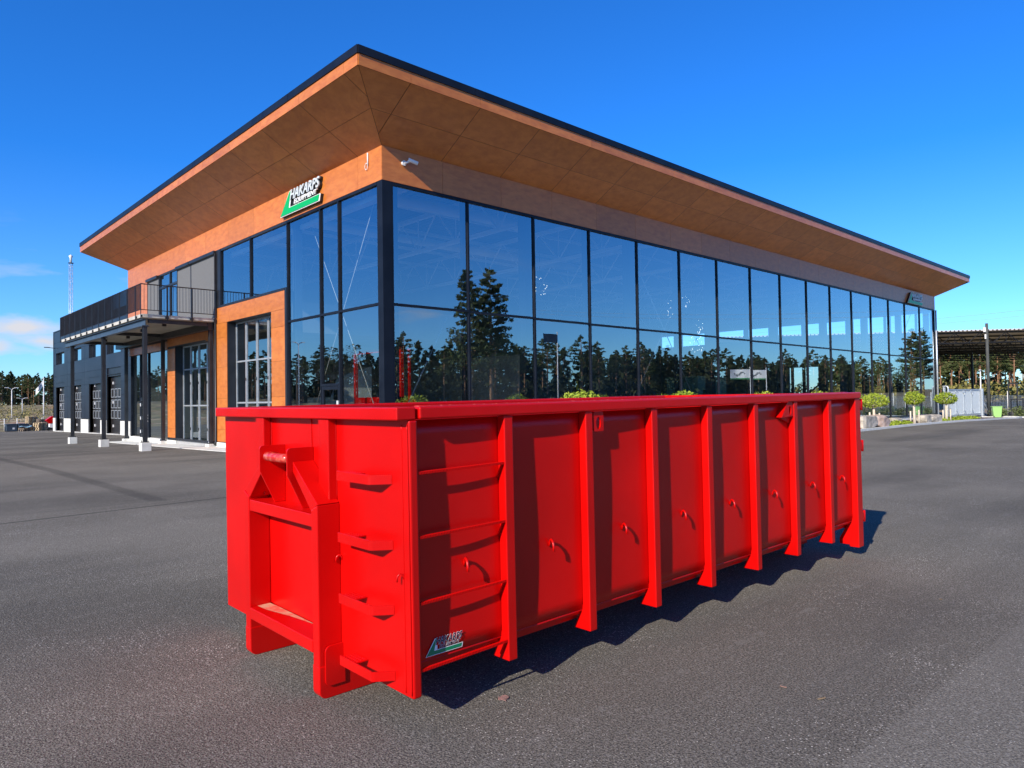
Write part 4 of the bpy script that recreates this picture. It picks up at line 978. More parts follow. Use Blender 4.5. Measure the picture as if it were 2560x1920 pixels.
TOPI = leafmat('topiary_needles', (.08, .14, .012), (.26, .34, .03), (.44, .50, .07))
def rvec(rd):
    while True:
        v = Vector((rd.uniform(-1, 1), rd.uniform(-1, 1), rd.uniform(-1, 1)))
        if .05 < v.length < 1: return v
def leaves(mb, c, r, n_, size, rd, flat=1.0):
    for _ in range(n_):
        d = rvec(rd); p = Vector(c)+Vector((d.x*r, d.y*r, d.z*r*flat))
        a = rvec(rd).normalized(); b_ = a.cross(rvec(rd)).normalized(); s_ = size*rd.uniform(.6, 1.3)
        mb.add([p-a*s_-b_*s_*.35, p+a*s_*.2-b_*s_*.5, p+a*s_, p-a*s_*.1+b_*s_*.5], [(0, 1, 2, 3)])
def pine_meshes(h, kind, seed, dens=1.0, size=.24):
    rd = random.Random(seed); tk = MB(); cr = MB()
    lean = (rd.uniform(-.02, .02)*h, rd.uniform(-.02, .02)*h)
    P = lambda t: Vector((lean[0]*t*t, lean[1]*t*t, h*t))
    r0 = h*.0125
    tk.tube([P(t) for t in (0, .2, .4, .6, .8, .97)], [r0*1.15, r0, r0*.85, r0*.65, r0*.4, r0*.12], 7)
    if kind == 'spruce': t0, n_ = .16, int(60*dens)
    elif kind == 'tall': t0, n_ = .30, int(64*dens)
    else: t0, n_ = rd.uniform(.42, .56), int(42*dens)
    for i in range(n_):
        t = t0+(1-t0)*(i+rd.random()*.6)/n_; u_ = (t-t0)/(1-t0); a = rd.uniform(0, 6.28)
        if kind == 'spruce': ext = h*.17*(1-u_)**.85+.15
        elif kind == 'tall': ext = h*(.155*(1-u_)**.7+.02)*rd.uniform(.6, 1.15)
        else: ext = h*.17*(math.sin(math.pi*min(1, u_*.85+.18))**.7)*rd.uniform(.5, 1.1)+.1
        b0 = P(t); droop = -.25 if kind == 'spruce' else .18
        tip = b0+Vector((math.cos(a)*ext, math.sin(a)*ext, ext*droop+rd.uniform(-.02, .04)*h*.3))
        tk.tube([b0, (b0+tip)/2+Vector((0, 0, .04*ext)), tip], [r0*.28*(1.1-u_), r0*.18, r0*.06], 3, caps=False)
        for f in ((.55, .62), (1.0, .8)):
            c = b0.lerp(tip, f[0]); rr_ = max(.28, ext*.34)*f[1]
            leaves(cr, c, rr_, int(21*dens**.3), size*.86*(h/14)**.5, rd, .45)
    leaves(cr, P(1.0), h*.018, 8, size*.8, rd, 1.6)
    return tk, cr
def decid_meshes(h, seed, dens=1.0, size=.2):
    rd = random.Random(seed); tk = MB(); cr = MB(); r0 = h*.012
    tk.tube([(0, 0, 0), (.02*h, 0, h*.35), (.01*h, .02*h, h*.65), (.0, .01*h, h*.95)], [r0*1.2, r0*.85, r0*.5, r0*.1], 7)
    for i in range(int(46*dens)):
        t = rd.uniform(.22, .95); a = rd.uniform(0, 6.28); ext = h*.24*math.sin(math.pi*min(1, t*.8+.15))*rd.uniform(.6, 1.1)
        b0 = Vector((0, 0, h*t)); tip = b0+Vector((math.cos(a)*ext, math.sin(a)*ext, ext*rd.uniform(.35, .9)))
        tk.tube([b0, (b0+tip)/2+Vector((0, 0, -.03*ext)), tip], [r0*.3, r0*.18, r0*.05], 3, caps=False)
        for k in range(3):
            q = b0.lerp(tip, rd.uniform(.5, 1)); tk.tube([q, q+Vector((rd.uniform(-1, 1), rd.uniform(-1, 1), rd.uniform(.2, 1)))*ext*.35], [r0*.1, r0*.03], 3, caps=False)
        leaves(cr, tip, ext*.35, int(9*dens), size, rd, .8)
    return tk, cr
protos = {}
def tree_proto(key, tk, cr, bark, leafm):
    a = tk.build('trunk', bark); c = cr.build('crown', leafm)
    protos[key] = (a.data, c.data); bpy.data.objects.remove(a); bpy.data.objects.remove(c)
for i in range(4): tree_proto(('pine', i), *pine_meshes(14, 'pine', 20+i), BARK, NEEDLE)
for i in range(3): tree_proto(('spruce', i), *pine_meshes(14, 'spruce', 40+i), BARKD, NEEDLED)
for i in range(2): tree_proto(('tall', i), *pine_meshes(20, 'tall', 52+i, 2.0, .24), BARK, NEEDLE)
for i in range(3): tree_proto(('birch', i), *decid_meshes(12, 60+i), BARKD, LEAF)
def tree(key, u, v, h, label, group, name='pine_tree', wid=1.0, rd=random):
    h0 = {'pine': 14, 'spruce': 14, 'tall': 20, 'birch': 12}[key[0]]
    o = bpy.data.objects.new(name, None); COL.objects.link(o); o.location = (u, v, hgt(u, v)-.1); s_ = h/h0
    o.scale = (s_*wid, s_*wid, s_); o.rotation_euler = (0, 0, rd.uniform(0, 6.28)); tag(o, label, 'tree', group)
    for nm, me in zip(('trunk', 'crown'), protos[key]):
        c = bpy.data.objects.new(nm, me); COL.objects.link(c); c.parent = o
    return o
rd = random.Random(11)
# the wood beyond the bank on the left: separate trees in the front rows
for i in range(58):
    v = 372+rd.uniform(0, 26); u = 22+i*1.45+rd.uniform(-.8, .8)
    k = ('spruce', rd.randrange(3)) if rd.random() < .45 else ('pine', rd.randrange(4))
    tree(k, u, v, rd.uniform(11.0, 15.8), 'conifer in the dark wood above the grassy bank at far left', 'trees of the wood beyond the bank at left', wid=1.0, rd=rd)
for i in range(62):
    u = 196+rd.uniform(-8, 22); v = 8+i*.86+rd.uniform(-.8, .8)
    tree(('pine', rd.randrange(4)), u, v, rd.uniform(12, 15), 'tall pine with bare reddish trunk in the wood seen beyond the open shed', 'trees of the wood at right', rd=rd)
for i in range(60):
    u = 34+i*4.7+rd.uniform(-1.5, 1.5); v = -88-rd.uniform(0, 9)
    k = ('pine', rd.randrange(4)) if rd.random() < .8 else ('spruce', rd.randrange(3))
    tree(k, u, v, rd.uniform(11, 15.5), 'pine of the tree line mirrored in the long glass front', 'trees mirrored in the long glass front', wid=1.15, rd=rd)
for i in range(48):
    v = 52+i*6.0+rd.uniform(-2, 2); u = -62-rd.uniform(0, 12)
    k = ('birch', rd.randrange(3)) if v < 150 and rd.random() < .6 else ('pine', rd.randrange(4))
    tree(k, u, v, rd.uniform(9, 14), 'tree of the row mirrored in the left glass front', 'trees mirrored in the left glass front', 'birch_tree' if k[0] == 'birch' else 'pine_tree', 1.15, rd)
tree(('tall', 0), 53.4, -60, 20.3, 'left one of the two very tall pines mirrored in the first two tall panes', None, wid=.95)
tree(('tall', 1), 57.3, -60, 20.9, 'right one of the two very tall pines mirrored in the first two tall panes', None, wid=1.05)
tree(('tall', 0), 124, -25, 12.6, 'broad tall pine mirrored in the last panes, left of its pair', None, wid=1.1)
tree(('tall', 1), 131, -25, 13.0, 'broad tall pine mirrored in the last panes, right of its pair', None, wid=1.2)
# the wood behind as one mass
def mass(name, pts, m_, label, seed, size=.5, kinds=('pine',)):
    rd = random.Random(seed); src = []
    for q in range(3):
        t_, c_ = pine_meshes(14, kinds[q % len(kinds)], 90+q+seed, .5, size); k = MB(); k.v = t_.v+c_.v; k.f = t_.f+[tuple(i+len(t_.v) for i in f) for f in c_.f]
        src.append((np.array(k.v), k.f, len(t_.f)))
    V = []; Fc = []; MI = []; off = 0
    for (u, v, h) in pts:
        a, f, nt_ = src[rd.randrange(3)]; t = rd.uniform(0, 6.28); s_ = h/14
        x = (a[:, 0]*math.cos(t)-a[:, 1]*math.sin(t))*s_*1.15+u; y = (a[:, 0]*math.sin(t)+a[:, 1]*math.cos(t))*s_*1.15+v; z = a[:, 2]*s_+hgt(u, v)-.1
        V.append(np.c_[x, y, z]); Fc += [tuple(i+off for i in q) for q in f]; MI += [0]*nt_+[1]*(len(f)-nt_); off += len(a)
    me = bpy.data.meshes.new(name); me.from_pydata(np.concatenate(V).tolist(), [], Fc); me.update()
    me.materials.append(BARK); me.materials.append(m_); me.polygons.foreach_set('material_index', MI)
    o = bpy.data.objects.new(name, me); COL.objects.link(o); return tag(o, label, 'forest', None, 'stuff')
rd = random.Random(5)
mass('forest', [(rd.uniform(-10, 130), rd.uniform(402, 450), rd.uniform(13, 17)) for _ in range(150)], NEEDLED, 'dense dark conifer wood on the horizon at far left', 1, .6, ('spruce', 'pine'))
mass('forest', [(rd.uniform(220, 260), rd.uniform(-30, 90), rd.uniform(12.5, 15)) for _ in range(150)], NEEDLE, 'dense pine wood behind the fence and shed at right', 2, .6, ('spruce', 'pine', 'spruce'))
mass('forest', [(rd.uniform(15, 340), rd.uniform(-125, -99), rd.uniform(10, 14)) for _ in range(270)], NEEDLED, 'dense pine wood mirrored in the long glass front', 3, .6, ('spruce', 'pine', 'spruce'))
mass('forest', [(rd.uniform(-100, -78), rd.uniform(30, 370), rd.uniform(8, 12)) for _ in range(170)], NEEDLED, 'wood mirrored in the left glass front', 4, .6, ('spruce', 'pine', 'spruce'))
def thicket(name, n_, area, h0, h1, m_, label, cat, seed, size, per=26, spread=.35):
    rd = random.Random(seed); mb = MB(); st = MB()
    for _ in range(n_):
        u, v = rd.uniform(area[0], area[1]), rd.uniform(area[2], area[3]); g_ = hgt(u, v); h = rd.uniform(h0, h1)
        for q in range(per):
            t = rd.uniform(.1, 1); r = spread*h*math.sin(math.pi*min(1, t*.8+.12))
            leaves(mb, (u+rd.uniform(-r, r), v+rd.uniform(-r, r), g_+h*t), size*2, 1, size, rd)
    o = mb.build(name, m_); return tag(o, label, cat, None, 'stuff')
thicket('birch_thicket', 420, (112, 150, -14, 42), 1.4, 3.5, BUSH, 'yellow-green young birch scrub behind the fence at right', 'scrub', 3, .28, 34)
DK = leafmat('dark_undergrowth_leaves', (.012, .018, .008), (.03, .04, .015), (.06, .07, .03))
thicket('undergrowth', 650, (20, 345, -104, -90), 2.8, 7.0, DK, 'dark undergrowth of the wood mirrored in the long glass front', 'undergrowth', 12, .75, 26, .5)
thicket('undergrowth', 300, (-84, -70, 40, 360), 1.5, 4.0, DK, 'dark undergrowth of the wood mirrored in the left glass front', 'undergrowth', 13, .75, 26, .5)
thicket('undergrowth', 260, (206, 226, -30, 92), 2.0, 5.5, DK, 'dark undergrowth below the pines at right', 'undergrowth', 14, .6, 26, .5)
thicket('undergrowth', 220, (10, 125, 392, 408), 2.0, 5.0, DK, 'dark undergrowth below the wood at far left', 'undergrowth', 15, .6, 26, .5)
thicket('bank_scrub', 260, (-6, 34, 84, 158), .4, 1.3, leafmat('dry_grass_leaves', (.10, .10, .035), (.20, .18, .07), (.32, .26, .12)), 'low dry scrub and tufts on the sandy bank at far left', 'scrub', 4, .16, 20, .7)
thicket('fence_shrubs', 90, (57.5, 74, -9, -1.5), .35, .8, leafmat('grey_green_leaves', (.06, .09, .03), (.11, .14, .05), (.2, .22, .1)), 'low grey-green shrubs behind the wheelie bin at right', 'shrubs', 6, .09, 60, .6)

# ================================================================== planting bed: clipped pines, boulders, ground cover
tv = [3.92, 9.17, 14.67, 19.69, 25.91, 31.3, 36.98]
tops = [1.91, 1.89, 1.84, 1.85, 1.73, 1.79, 1.72]
dmt = [1.4, 1.3, 1.3, 1.3, 1.42, 1.12, 1.34]
cname = ['first clipped pine from the left, its top just above the container rim', 'second clipped pine from the left above the container rim', 'third clipped pine from the left, barely above the container rim', 'fourth clipped pine, barely above the right end of the container rim', 'round clipped pine behind the two large boulders beside the container end', 'clipped pine standing in low plants between the two boulder pairs', 'flat clipped pine in front of the galvanised gate']
for i, (u, top, dm) in enumerate(zip(tv, tops, dmt)):
    rd = random.Random(70+i); g_ = hgt(u, -4.4)+.1
    if i >= 5: u_, v_ = u, -4.15
    else: u_, v_ = u, -4.0
    t = thing('clipped_pine', cname[i], 'tree', (u_, v_, 0), 0, 'clipped round-headed pines in the bed along the glass front')
    zc = top-.40; mb = MB(); mb.tube([(0, 0, g_-.1), (.05, .02, g_+.35), (-.03, .0, zc-.45), (.0, .0, zc-.05)], [.085, .07, .062, .05], 8)
    for k in range(9):
        a = k*.7; mb.tube([(0, 0, zc-.35), (dm*.33*math.cos(a), dm*.33*math.sin(a), zc-.05+.06*math.sin(a*3))], [.03, .01], 4)
    mb.build('trunk', STAKE, t)
    cr = MB(); n_ = 1500 if i > 3 else 1100
    for k in range(n_):
        d = rvec(rd).normalized(); rr_ = rd.uniform(.72, 1.0)*(1+.07*math.sin(d.x*7+i)+.06*math.sin(d.y*9+2*i))
        z = d.z*.41*rr_ if d.z > 0 else d.z*.30*rr_
        leaves(cr, (d.x*dm*.46*rr_, d.y*dm*.46*rr_, zc+z), .04, 1, .052, rd)
    cr.build('crown', TOPI, t)
    sk = MB()
    for dx, dy in ((.35, -.12), (-.3, .1)): sk.tube([(dx, dy, g_-.1), (dx, dy, g_+.62+.1*rd.random())], .04, 7)
    sk.tube([(.35, -.12, g_+.55), (0, 0, g_+.6)], .012, 4)
    sk.build('support_stake', STAKE, t)
ROCK = noisy(mat('granite', rough=.85), (.30, .27, .22), (.58, .52, .44), 2.2, 8, bump=.6, bscale=9)
ROCKP = noisy(mat('pink_granite', rough=.85), (.36, .25, .20), (.60, .47, .40), 2.6, 8, bump=.6, bscale=9)
def boulder(u, v, sx_, sy_, sz_, m_, label, seed):
    rd = random.Random(seed); mb = MB(); import itertools
    planes = [(Vector(d).normalized(), 1.0) for d in ((1, 0, 0), (-1, 0, 0), (0, 1, 0), (0, -1, 0), (0, 0, 1), (0, 0, -1))]
    planes += [(rvec(rd).normalized(), rd.uniform(.98, 1.18)) for _ in range(12)]
    n1, n2 = 28, 18; vs_ = []
    for i in range(n2+1):
        for j in range(n1):
            th, ph = math.pi*i/n2, 2*math.pi*j/n1; d = Vector((math.sin(th)*math.cos(ph), math.sin(th)*math.sin(ph), math.cos(th)))
            r = min(pd/max(1e-3, d.dot(pn)) for pn, pd in planes if d.dot(pn) > 1e-3); r *= 1+.03*math.sin(9*d.x+seed)*math.sin(8*d.z+4*d.y)
            vs_.append((d.x*r*sx_/2, d.y*r*sy_/2, (d.z*r+1)*sz_/2))
    mb.add(vs_, [(i*n1+j, (i+1)*n1+j, (i+1)*n1+(j+1) % n1, i*n1+(j+1) % n1) for i in range(n2) for j in range(n1)])
    return tag(mb.build('boulder', m_, None, loc=(u, v, hgt(u, v)+.0)), label, 'boulder')
boulder(24.1, -4.15, 1.75, .8, .66, ROCK, 'pale grey boulder with a dark cleft at the container end, left of its pair', 3)
boulder(25.75, -4.25, 1.35, .75, .66, ROCKP, 'pinkish granite boulder beside the pale grey one near the container end', 8)
boulder(32.6, -4.2, 1.35, .7, .52, ROCK, 'left pale boulder of the far pair near the gate', 15)
boulder(34.25, -4.15, 1.45, .7, .50, ROCK, 'right pale boulder of the far pair near the gate', 21)
boulder(29.9, -3.6, .8, .6, .40, ROCK, 'small pale boulder half hidden in the low plants', 33)
def cover(name, patches, label, seed):
    rd = random.Random(seed); mb = MB()
    for (u, v, ru, rv, n_, h) in patches:
        for _ in range(n_):
            a = rd.uniform(0, 6.28); r = math.sqrt(rd.random()); x, y = u+math.cos(a)*r*ru, v+math.sin(a)*r*rv; z = hgt(x, y)+.06+rd.random()*h*(1-r*.6)
            leaves(mb, (x, y, z), .02, 1, .055, rd)
    return tag(mb.build(name, TOPI), label, 'ground cover', None, 'stuff')
cover('ground_cover', [(27.3, -4.0, .9, .35, 900, .22), (28.9, -4.0, .9, .4, 1100, .25), (30.4, -3.9, .7, .35, 700, .22), (36.3, -4.1, 1.0, .35, 800, .18), (38.5, -3.9, 1.3, .5, 900, .25), (40.8, -3.9, 1.3, .5, 1100, .3), (43, -3.9, 1.2, .5, 900, .28), (10, -3.5, 5, .5, 600, .2), (20, -3.5, 4, .5, 600, .2)], 'low bright green ground-cover plants in the mulch bed', 9)

# ================================================================== right-hand yard: gate, bin, fence, pole, shed
GZ = -.44
gt = thing('sliding_gate', 'galvanised sliding yard gate with pale mesh panel at the right end of the hall', 'gate', (0, 0, 0))
g0, g1 = Vector((50.75, -.20, 0)), Vector((58.25, -.95, 0)); gd = (g1-g0).normalized(); gn = Vector((gd.y, -gd.x, 0))
def gbox(mb, s0, s1, n0, n1, z0, z1):
    P = [g0+gd*a+gn*b_ for a, b_ in ((s0, n0), (s1, n0), (s1, n1), (s0, n1))]
    return mb.add([(p.x, p.y, z0) for p in P]+[(p.x, p.y, z1) for p in P], [(0,3,2,1),(4,5,6,7),(0,1,5,4),(1,2,6,5),(2,3,7,6),(3,0,4,7)])
ar = MB()
pts = [(.0, -.10, GZ)]+[tuple() for _ in ()]
def arch(n0, n1, s):
    P = [(n0, GZ), (n0, 2.05)]+[((n0+n1)/2-(n1-n0)/2*math.cos(t), 2.05+(n1-n0)/2*math.sin(t)) for t in np.linspace(.3, math.pi-.3, 8)]+[(n1, 2.05), (n1, GZ)]
    return [(g0+gd*s+gn*a).to_tuple()[:2]+(z,) for a, z in P]
MB().tube(arch(-.06, .26, .25), .06, 8).build('guide_arch', GALV, gt)
mb = MB(); gbox(mb, .30, .42, -.14, .02, GZ, 2.25); mb.build('post', GALV, gt)
mb = MB(); gbox(mb, .42, .60, .04, .2, GZ, 1.4); mb.build('motor_box', WHITE, gt, .02)
fr = MB(); gbox(fr, .7, 7.2, .0, .08, 1.85, 1.97); gbox(fr, .7, 7.2, -.03, .11, -.22, -.04)
for s_ in (.7, 2.2, 3.75, 5.3, 6.95): gbox(fr, s_, s_+.09, .0, .08, -.04, 1.85)
fr.build('gate_frame', GALV, gt)
MESHP = mat('pale_mesh_infill', (.55, .62, .66), .5)
mb = MB()
for i in range(150): gbox(mb, .8+i*.041, .8+i*.041+.032, .03, .045, -.04, 1.85)
mb.build('gate_infill', MESHP, gt)
br = MB()
for s_ in (2.2, 3.75, 5.3):
    for z0, z1 in ((1.85, 1.45), (-.04, .36)):
        for sg_ in (-1, 1): p = g0+gd*(s_+.045)+gn*.1; q = g0+gd*(s_+.045+sg_*.28)+gn*.1; br.tube([(p.x, p.y, z1), (q.x, q.y, z0)], .018, 5)
br.build('brace', GALV, gt)
mb = MB(); gbox(mb, 7.28, 7.55, -.05, .2, GZ, 2.0); mb.build('end_post', GALV, gt, .01)
mb = MB(); p = g0+gd*7.6; mb.tube([(p.x, p.y, 1.2), (p.x+1.4, p.y-.3, GZ+.1)], .04, 6); mb.tube([(p.x, p.y, .9), (p.x+.9, p.y+.5, GZ+.1)], .03, 6); mb.build('stay', GALV, gt)
bn = thing('wheelie_bin', 'light green wheelie bin by the kerb beside the gate', 'bin', (55, -2.75, -.40), R(25))
LG = mat('bin_green', (.30, .55, .17), .45); 
mb = MB(); mb.add([(-.22, -.24, .06), (.22, -.24, .06), (.22, .24, .06), (-.22, .24, .06), (-.29, -.30, .90), (.29, -.30, .90), (.29, .34, .90), (-.29, .34, .90)], [(0,3,2,1),(4,5,6,7),(0,1,5,4),(1,2,6,5),(2,3,7,6),(3,0,4,7)]); mb.build('body', LG, bn, .02)
MB().box(-.31, .31, -.33, .37, .902, .96).build('lid', LG, bn, .02)
MB().tube([(-.29, -.30, .97), (-.29, -.30, .985), (.29, -.30, .985)], .02, 6).build('handle', LG, bn)
for y in (-.26, .26): MB().tube([(-.27, y-.03, .10), (-.27, y+.03, .10)], .10, 14).build('wheel', BLK, bn)
# fence beyond
fc = thing('yard_fence', 'grey mesh fence with white posts behind the gate and bin', 'fence', (0, 0, 0))
FM = glass_material('fine_wire_mesh', .0, (.80, .80, .80)); 
f0, f1 = Vector((66, 8.5, 0)), Vector((90, -19, 0)); L_ = (f1-f0).length; fd = (f1-f0)/L_
mb = MB(); z0, z1 = -.45, 1.35
for i in range(int(L_/.14)): p = f0+fd*(i*.14); mb.tube([(p.x, p.y, z0), (p.x, p.y, z1)], .010, 3, caps=False)
for k in range(13): z = z0+.1+k*.14; mb.tube([(f0.x, f0.y, z), (f1.x, f1.y, z)], .010, 3, caps=False)
mb.build('wire_mesh', GALV, fc)
for i in range(0, 14): p = f0+fd*(i*2.6+.5); MB().tube([(p.x, p.y, -.5), (p.x, p.y, 1.75)], .055, 6).build('post', WHITE, fc)
pl = thing('lamp_mast', 'dark grey mast with small white boxes near its top, before the open shed', 'mast', (60, -1.09, -.45))
mb = MB(); mb.tube([(0, 0, 0), (-.0, 0, 8.05)], [.14, .11], 12); mb.build('pole', noisy(mat('grey_pole', rough=.8), (.045, .05, .05), (.08, .085, .08), 5, 4, stretch=(1, 1, .2)), pl)
MB().box(-.25, -.12, .0, .12, 6.7, 7.1).build('camera_box', WHITE, pl, .02); MB().box(-.28, -.1, .02, .2, 7.3, 7.7).build('camera_box', WHITE, pl, .02)
rt = thing('lamp_post', 'slim pale lamp post between gate and dark mast', 'lamp post', (72, 2.3, -.3))
MB().tube([(0, 0, 0), (0, 0, 4.2)], .05, 8).build('pole', WHITE, rt); MB().box(-.25, .1, -.08, .08, 4.2, 4.27).build('lamp_head', WHITE, rt)
# black steel frames by the shed
for (u, v, w_, z1, lab) in ((62, -2.78, .72, 2.45, 'black steel doorway-shaped frame, the taller of the two at the right edge'), (61, -3.35, .95, 1.1, 'low black steel frame beside the shrubs at the right edge')):
    b_ = thing('steel_frame', lab, 'frame', (0, 0, 0)); mb = MB(); mb.box(u-.05, u+.05, v, v+.09, -.5, z1); mb.box(u-.05, u+.05, v+w_-.09, v+w_, -.5, z1); mb.box(u-.05, u+.05, v+.09, v+w_-.09, z1-.09, z1); mb.build('frame', BLK, b_)
# open shed with corrugated roof
sh = thing('open_shed', 'large open storage shed with corrugated roof and black roof trusses at far right', 'shed', (0, 0, 0))
s0 = Vector((70.2, 5.73, 0)); sd_ = Vector((.615, -.789, 0)).normalized(); sn_ = Vector((.789, .615, 0))
def sp(a, b_, z): p = s0+sd_*a+sn_*b_; return (p.x, p.y, z)
SHR = noisy(mat('corrugated_grey', rough=.6), (.74, .70, .66), (.80, .77, .73), 1, 3)
mb = MB(); A0, A1 = -22, 26; k = 0; a = A0; D = 34
while a < A1:
    zb = lambda b_: 7.95-.012*b_
    w_ = .40; pr = [(0, 0), (.12, 0), (.16, .12), (.28, .12), (.32, 0), (.40, 0)]
    bs = max(0, (a-9.5)/.5); vs_ = [sp(a+x, bs, zb(bs)+z) for x, z in pr]+[sp(a+x, D, zb(D)+z) for x, z in pr]
    mb.add(vs_, [(i, i+6, i+7, i+1) for i in range(5)]); a += w_
o = mb.build('roof', SHR, sh); sdm = o.modifiers.new('thickness', 'SOLIDIFY'); sdm.thickness = .03
for r_ in range(8):
    b_ = .4+r_*4.7; A1 = 9.5+.5*b_; mb = MB(); zt_, zb_ = 7.80-.012*b_, 6.75-.012*b_; mb.tube([sp(A0, b_, zt_), sp(A1, b_, zt_)], .09, 4, smooth=False); mb.tube([sp(A0, b_, zb_), sp(A1, b_, zb_)], .07, 4, smooth=False)
    a = A0+.4*(r_ % 3)
    while a < A1-2.4:
        mb.tube([sp(a, b_, zt_), sp(a+1.2, b_, zb_)], .045, 4, smooth=False); mb.tube([sp(a+1.2, b_, zb_), sp(a+2.4, b_, zt_)], .045, 4, smooth=False); mb.tube([sp(a+2.4, b_, zb_), sp(a+2.4, b_, zt_)], .03, 4, smooth=False); a += 2.4
    mb.build('truss', BLK, sh)
for b_ in (.4, 19.2):
    for a in ((-14, 10.7) if b_ < 1 else (-22, -12.5, -2.4, 4.3, 12)):
        if b_ < 1 and a > -5: continue
        p = sp(a, b_, 0); MB().box(p[0]-.12, p[0]+.12, p[1]-.12, p[1]+.12, -.5, 6.7).build('column', BLK, sh)
for (q0, q1) in ((sp(-2.4, 19.2, 6.4), sp(-9.6, 19.2, .3)),): MB().tube([q0, q1], .12, 5, smooth=False).build('brace', BLK, sh)
pw = thing('power_line', 'two thin overhead wires crossing the sky above the open shed', 'power line', (0, 0, 0))
for dz_ in (0, 1.05):
    pts = [(150+.02*(v-20), v, 15.6+dz_+.0004*(v-40)**2) for v in range(-140, 161, 20)]
    MB().tube(pts, .02, 4, caps=False).build('wire', ALU, pw)
for v in (-140, 160): MB().tube([(150+.02*(v-20), v, 0), (150+.02*(v-20), v, 24)], .2, 8).build('pole', BARKD, pw)

# ================================================================== left-hand yard
PAL = noisy(mat('pallet_wood', rough=.85), (.40, .30, .17), (.66, .52, .33), 4, 4, stretch=(1, 1, 3))
PALD = noisy(mat('grey_pallet_wood', rough=.9), (.16, .12, .09), (.34, .27, .20), 4, 4)
def pallet_mesh(L1=.8, L2=.6):
    mb = MB(); H = .144
    for i in range(5): x = -L1/2+i*(L1-.1)/4; mb.box(x, x+.1, -L2/2, L2/2, H-.022, H)
    for j in range(3):
        y = -L2/2+j*(L2-.1)/2; mb.box(-L1/2, L1/2, y, y+.1, H-.045, H-.0225); mb.box(-L1/2, L1/2, y, y+.1, 0, .022)
        for i in range(3): x = -L1/2+i*(L1-.12)/2; mb.box(x, x+.12, y, y+.1, .0225, H-.0455)
    return mb
pm = {}
for nm, m_ in (('a', PAL), ('b', PALD)):
    o = pallet_mesh().build('pallet', m_); pm[nm] = o.data; bpy.data.objects.remove(o)
def pallets(u, v, n_, rz, kind, where, z0=None, tilt=0):
    for i in range(n_):
        o = bpy.data.objects.new('pallet', pm[kind]); COL.objects.link(o); z = hgt(u, v)+.005 if z0 is None else z0
        o.location = (u+.02*math.sin(i*2.1), v+.02*math.cos(i*3.7), z+i*.147); o.rotation_euler = (tilt, 0, rz+.03*math.sin(i*1.7))
        pos = 'bottom' if i == 0 else ('topmost' if i == n_-1 else ('%s from the ground' % ['', 'second', 'third', 'fourth', 'fifth', 'sixth', 'seventh', 'eighth', 'ninth', 'tenth'][i]))
        tag(o, '%s pallet of the %s' % (pos, where), 'pallet', 'wooden pallets stacked at the left edge of the yard')
pallets(1.72, 61.1, 5, R(38), 'a', 'yellowish front pallet stack')
pallets(2.22, 61.7, 5, R(-20), 'b', 'darker stack leaning on the yellowish one')
pallets(1.36, 62.6, 9, R(15), 'a', 'tallest pallet stack, at the back')
pallets(.58, 61.0, 2, R(30), 'b', 'low grey pile under the blue sheet')
pallets(2.0, 61.2, 2, R(10), 'b', 'pair lying crosswise on top of the front stacks', z0=.20)
tp = MB(); rd = random.Random(2)
for i in range(10):
    for j in range(6): tp.v.append((.15+i*.11, 60.75+j*.1, -.22+.05*math.sin(i*.9)+.04*rd.random()+(.02*j)))
tp.f = [(i*6+j, (i+1)*6+j, (i+1)*6+j+1, i*6+j+1) for i in range(9) for j in range(5)]; tp.sm = [True]*45
o = tag(tp.build('tarpaulin', mat('pale_blue_sheet', (.25, .45, .62), .6)), 'crumpled pale blue sheet lying over the low pile of pallets', 'sheet'); o.modifiers.new('s', 'SOLIDIFY').thickness = .01
rm = thing('red_machine', 'red machine bucket with white side plate parked beside the pallets', 'machine', (2.35, 59.4, -.56))
MB().prism([(-.45, .95), (.0, 1.30), (.22, 1.32), (.22, .75), (-.1, .62)], 1, -.3, .3).build('bucket', RED, rm, .01)
MB().box(-.15, .14, -.28, .28, .25, .62).build('side_plate', WHITE, rm, .02)
for x in (-.2, .2): MB().tube([(x, -.3, .16), (x, .3, .16)], .16, 14).build('wheel', BLK, rm)
BT = noisy(mat('blue_plastic', rough=.4), (.015, .035, .12), (.025, .055, .16), 2, 3); BTD = noisy(mat('grey_blue_plastic', rough=.45), (.035, .055, .085), (.05, .075, .11), 2, 3)
for u, m_, lab in ((-1.75, BT, 'bright blue lidded tank at the left picture edge'), (-.42, BTD, 'grey-blue lidded tank with a white label, middle of the three'), (.52, BTD, 'grey-blue lidded tank next to the pallets')):
    t = thing('storage_tank', lab, 'tank', (u, 61.35, hgt(u, 61.35)), R(4), 'plastic storage tanks along the yard edge')
    MB().box(-.43, .43, -.35, .35, .02, .62).build('body', m_, t, .04); MB().box(-.45, .45, -.37, .37, .625, .70).build('lid', m_, t, .02)
    if m_ is BTD and u < 0: MB().box(.05, .22, -.356, -.351, .2, .36).build('label_plate', WHITE, t)
fl = thing('wire_fence', 'white posts of the low wire fence along the grassy bank at left', 'fence', (0, 0, 0))
for i in range(7):
    u = -1.57+i*1.0; z = hgt(u, 64); MB().tube([(u, 64, z-.1), (u, 64, .58)], .035, 6).build('post', WHITE, fl)
mb = MB()
for z in (.05, .3, .5): mb.tube([(-2, 64, z), (5, 64, z)], .008, 3)
mb.build('wire', GALV, fl)
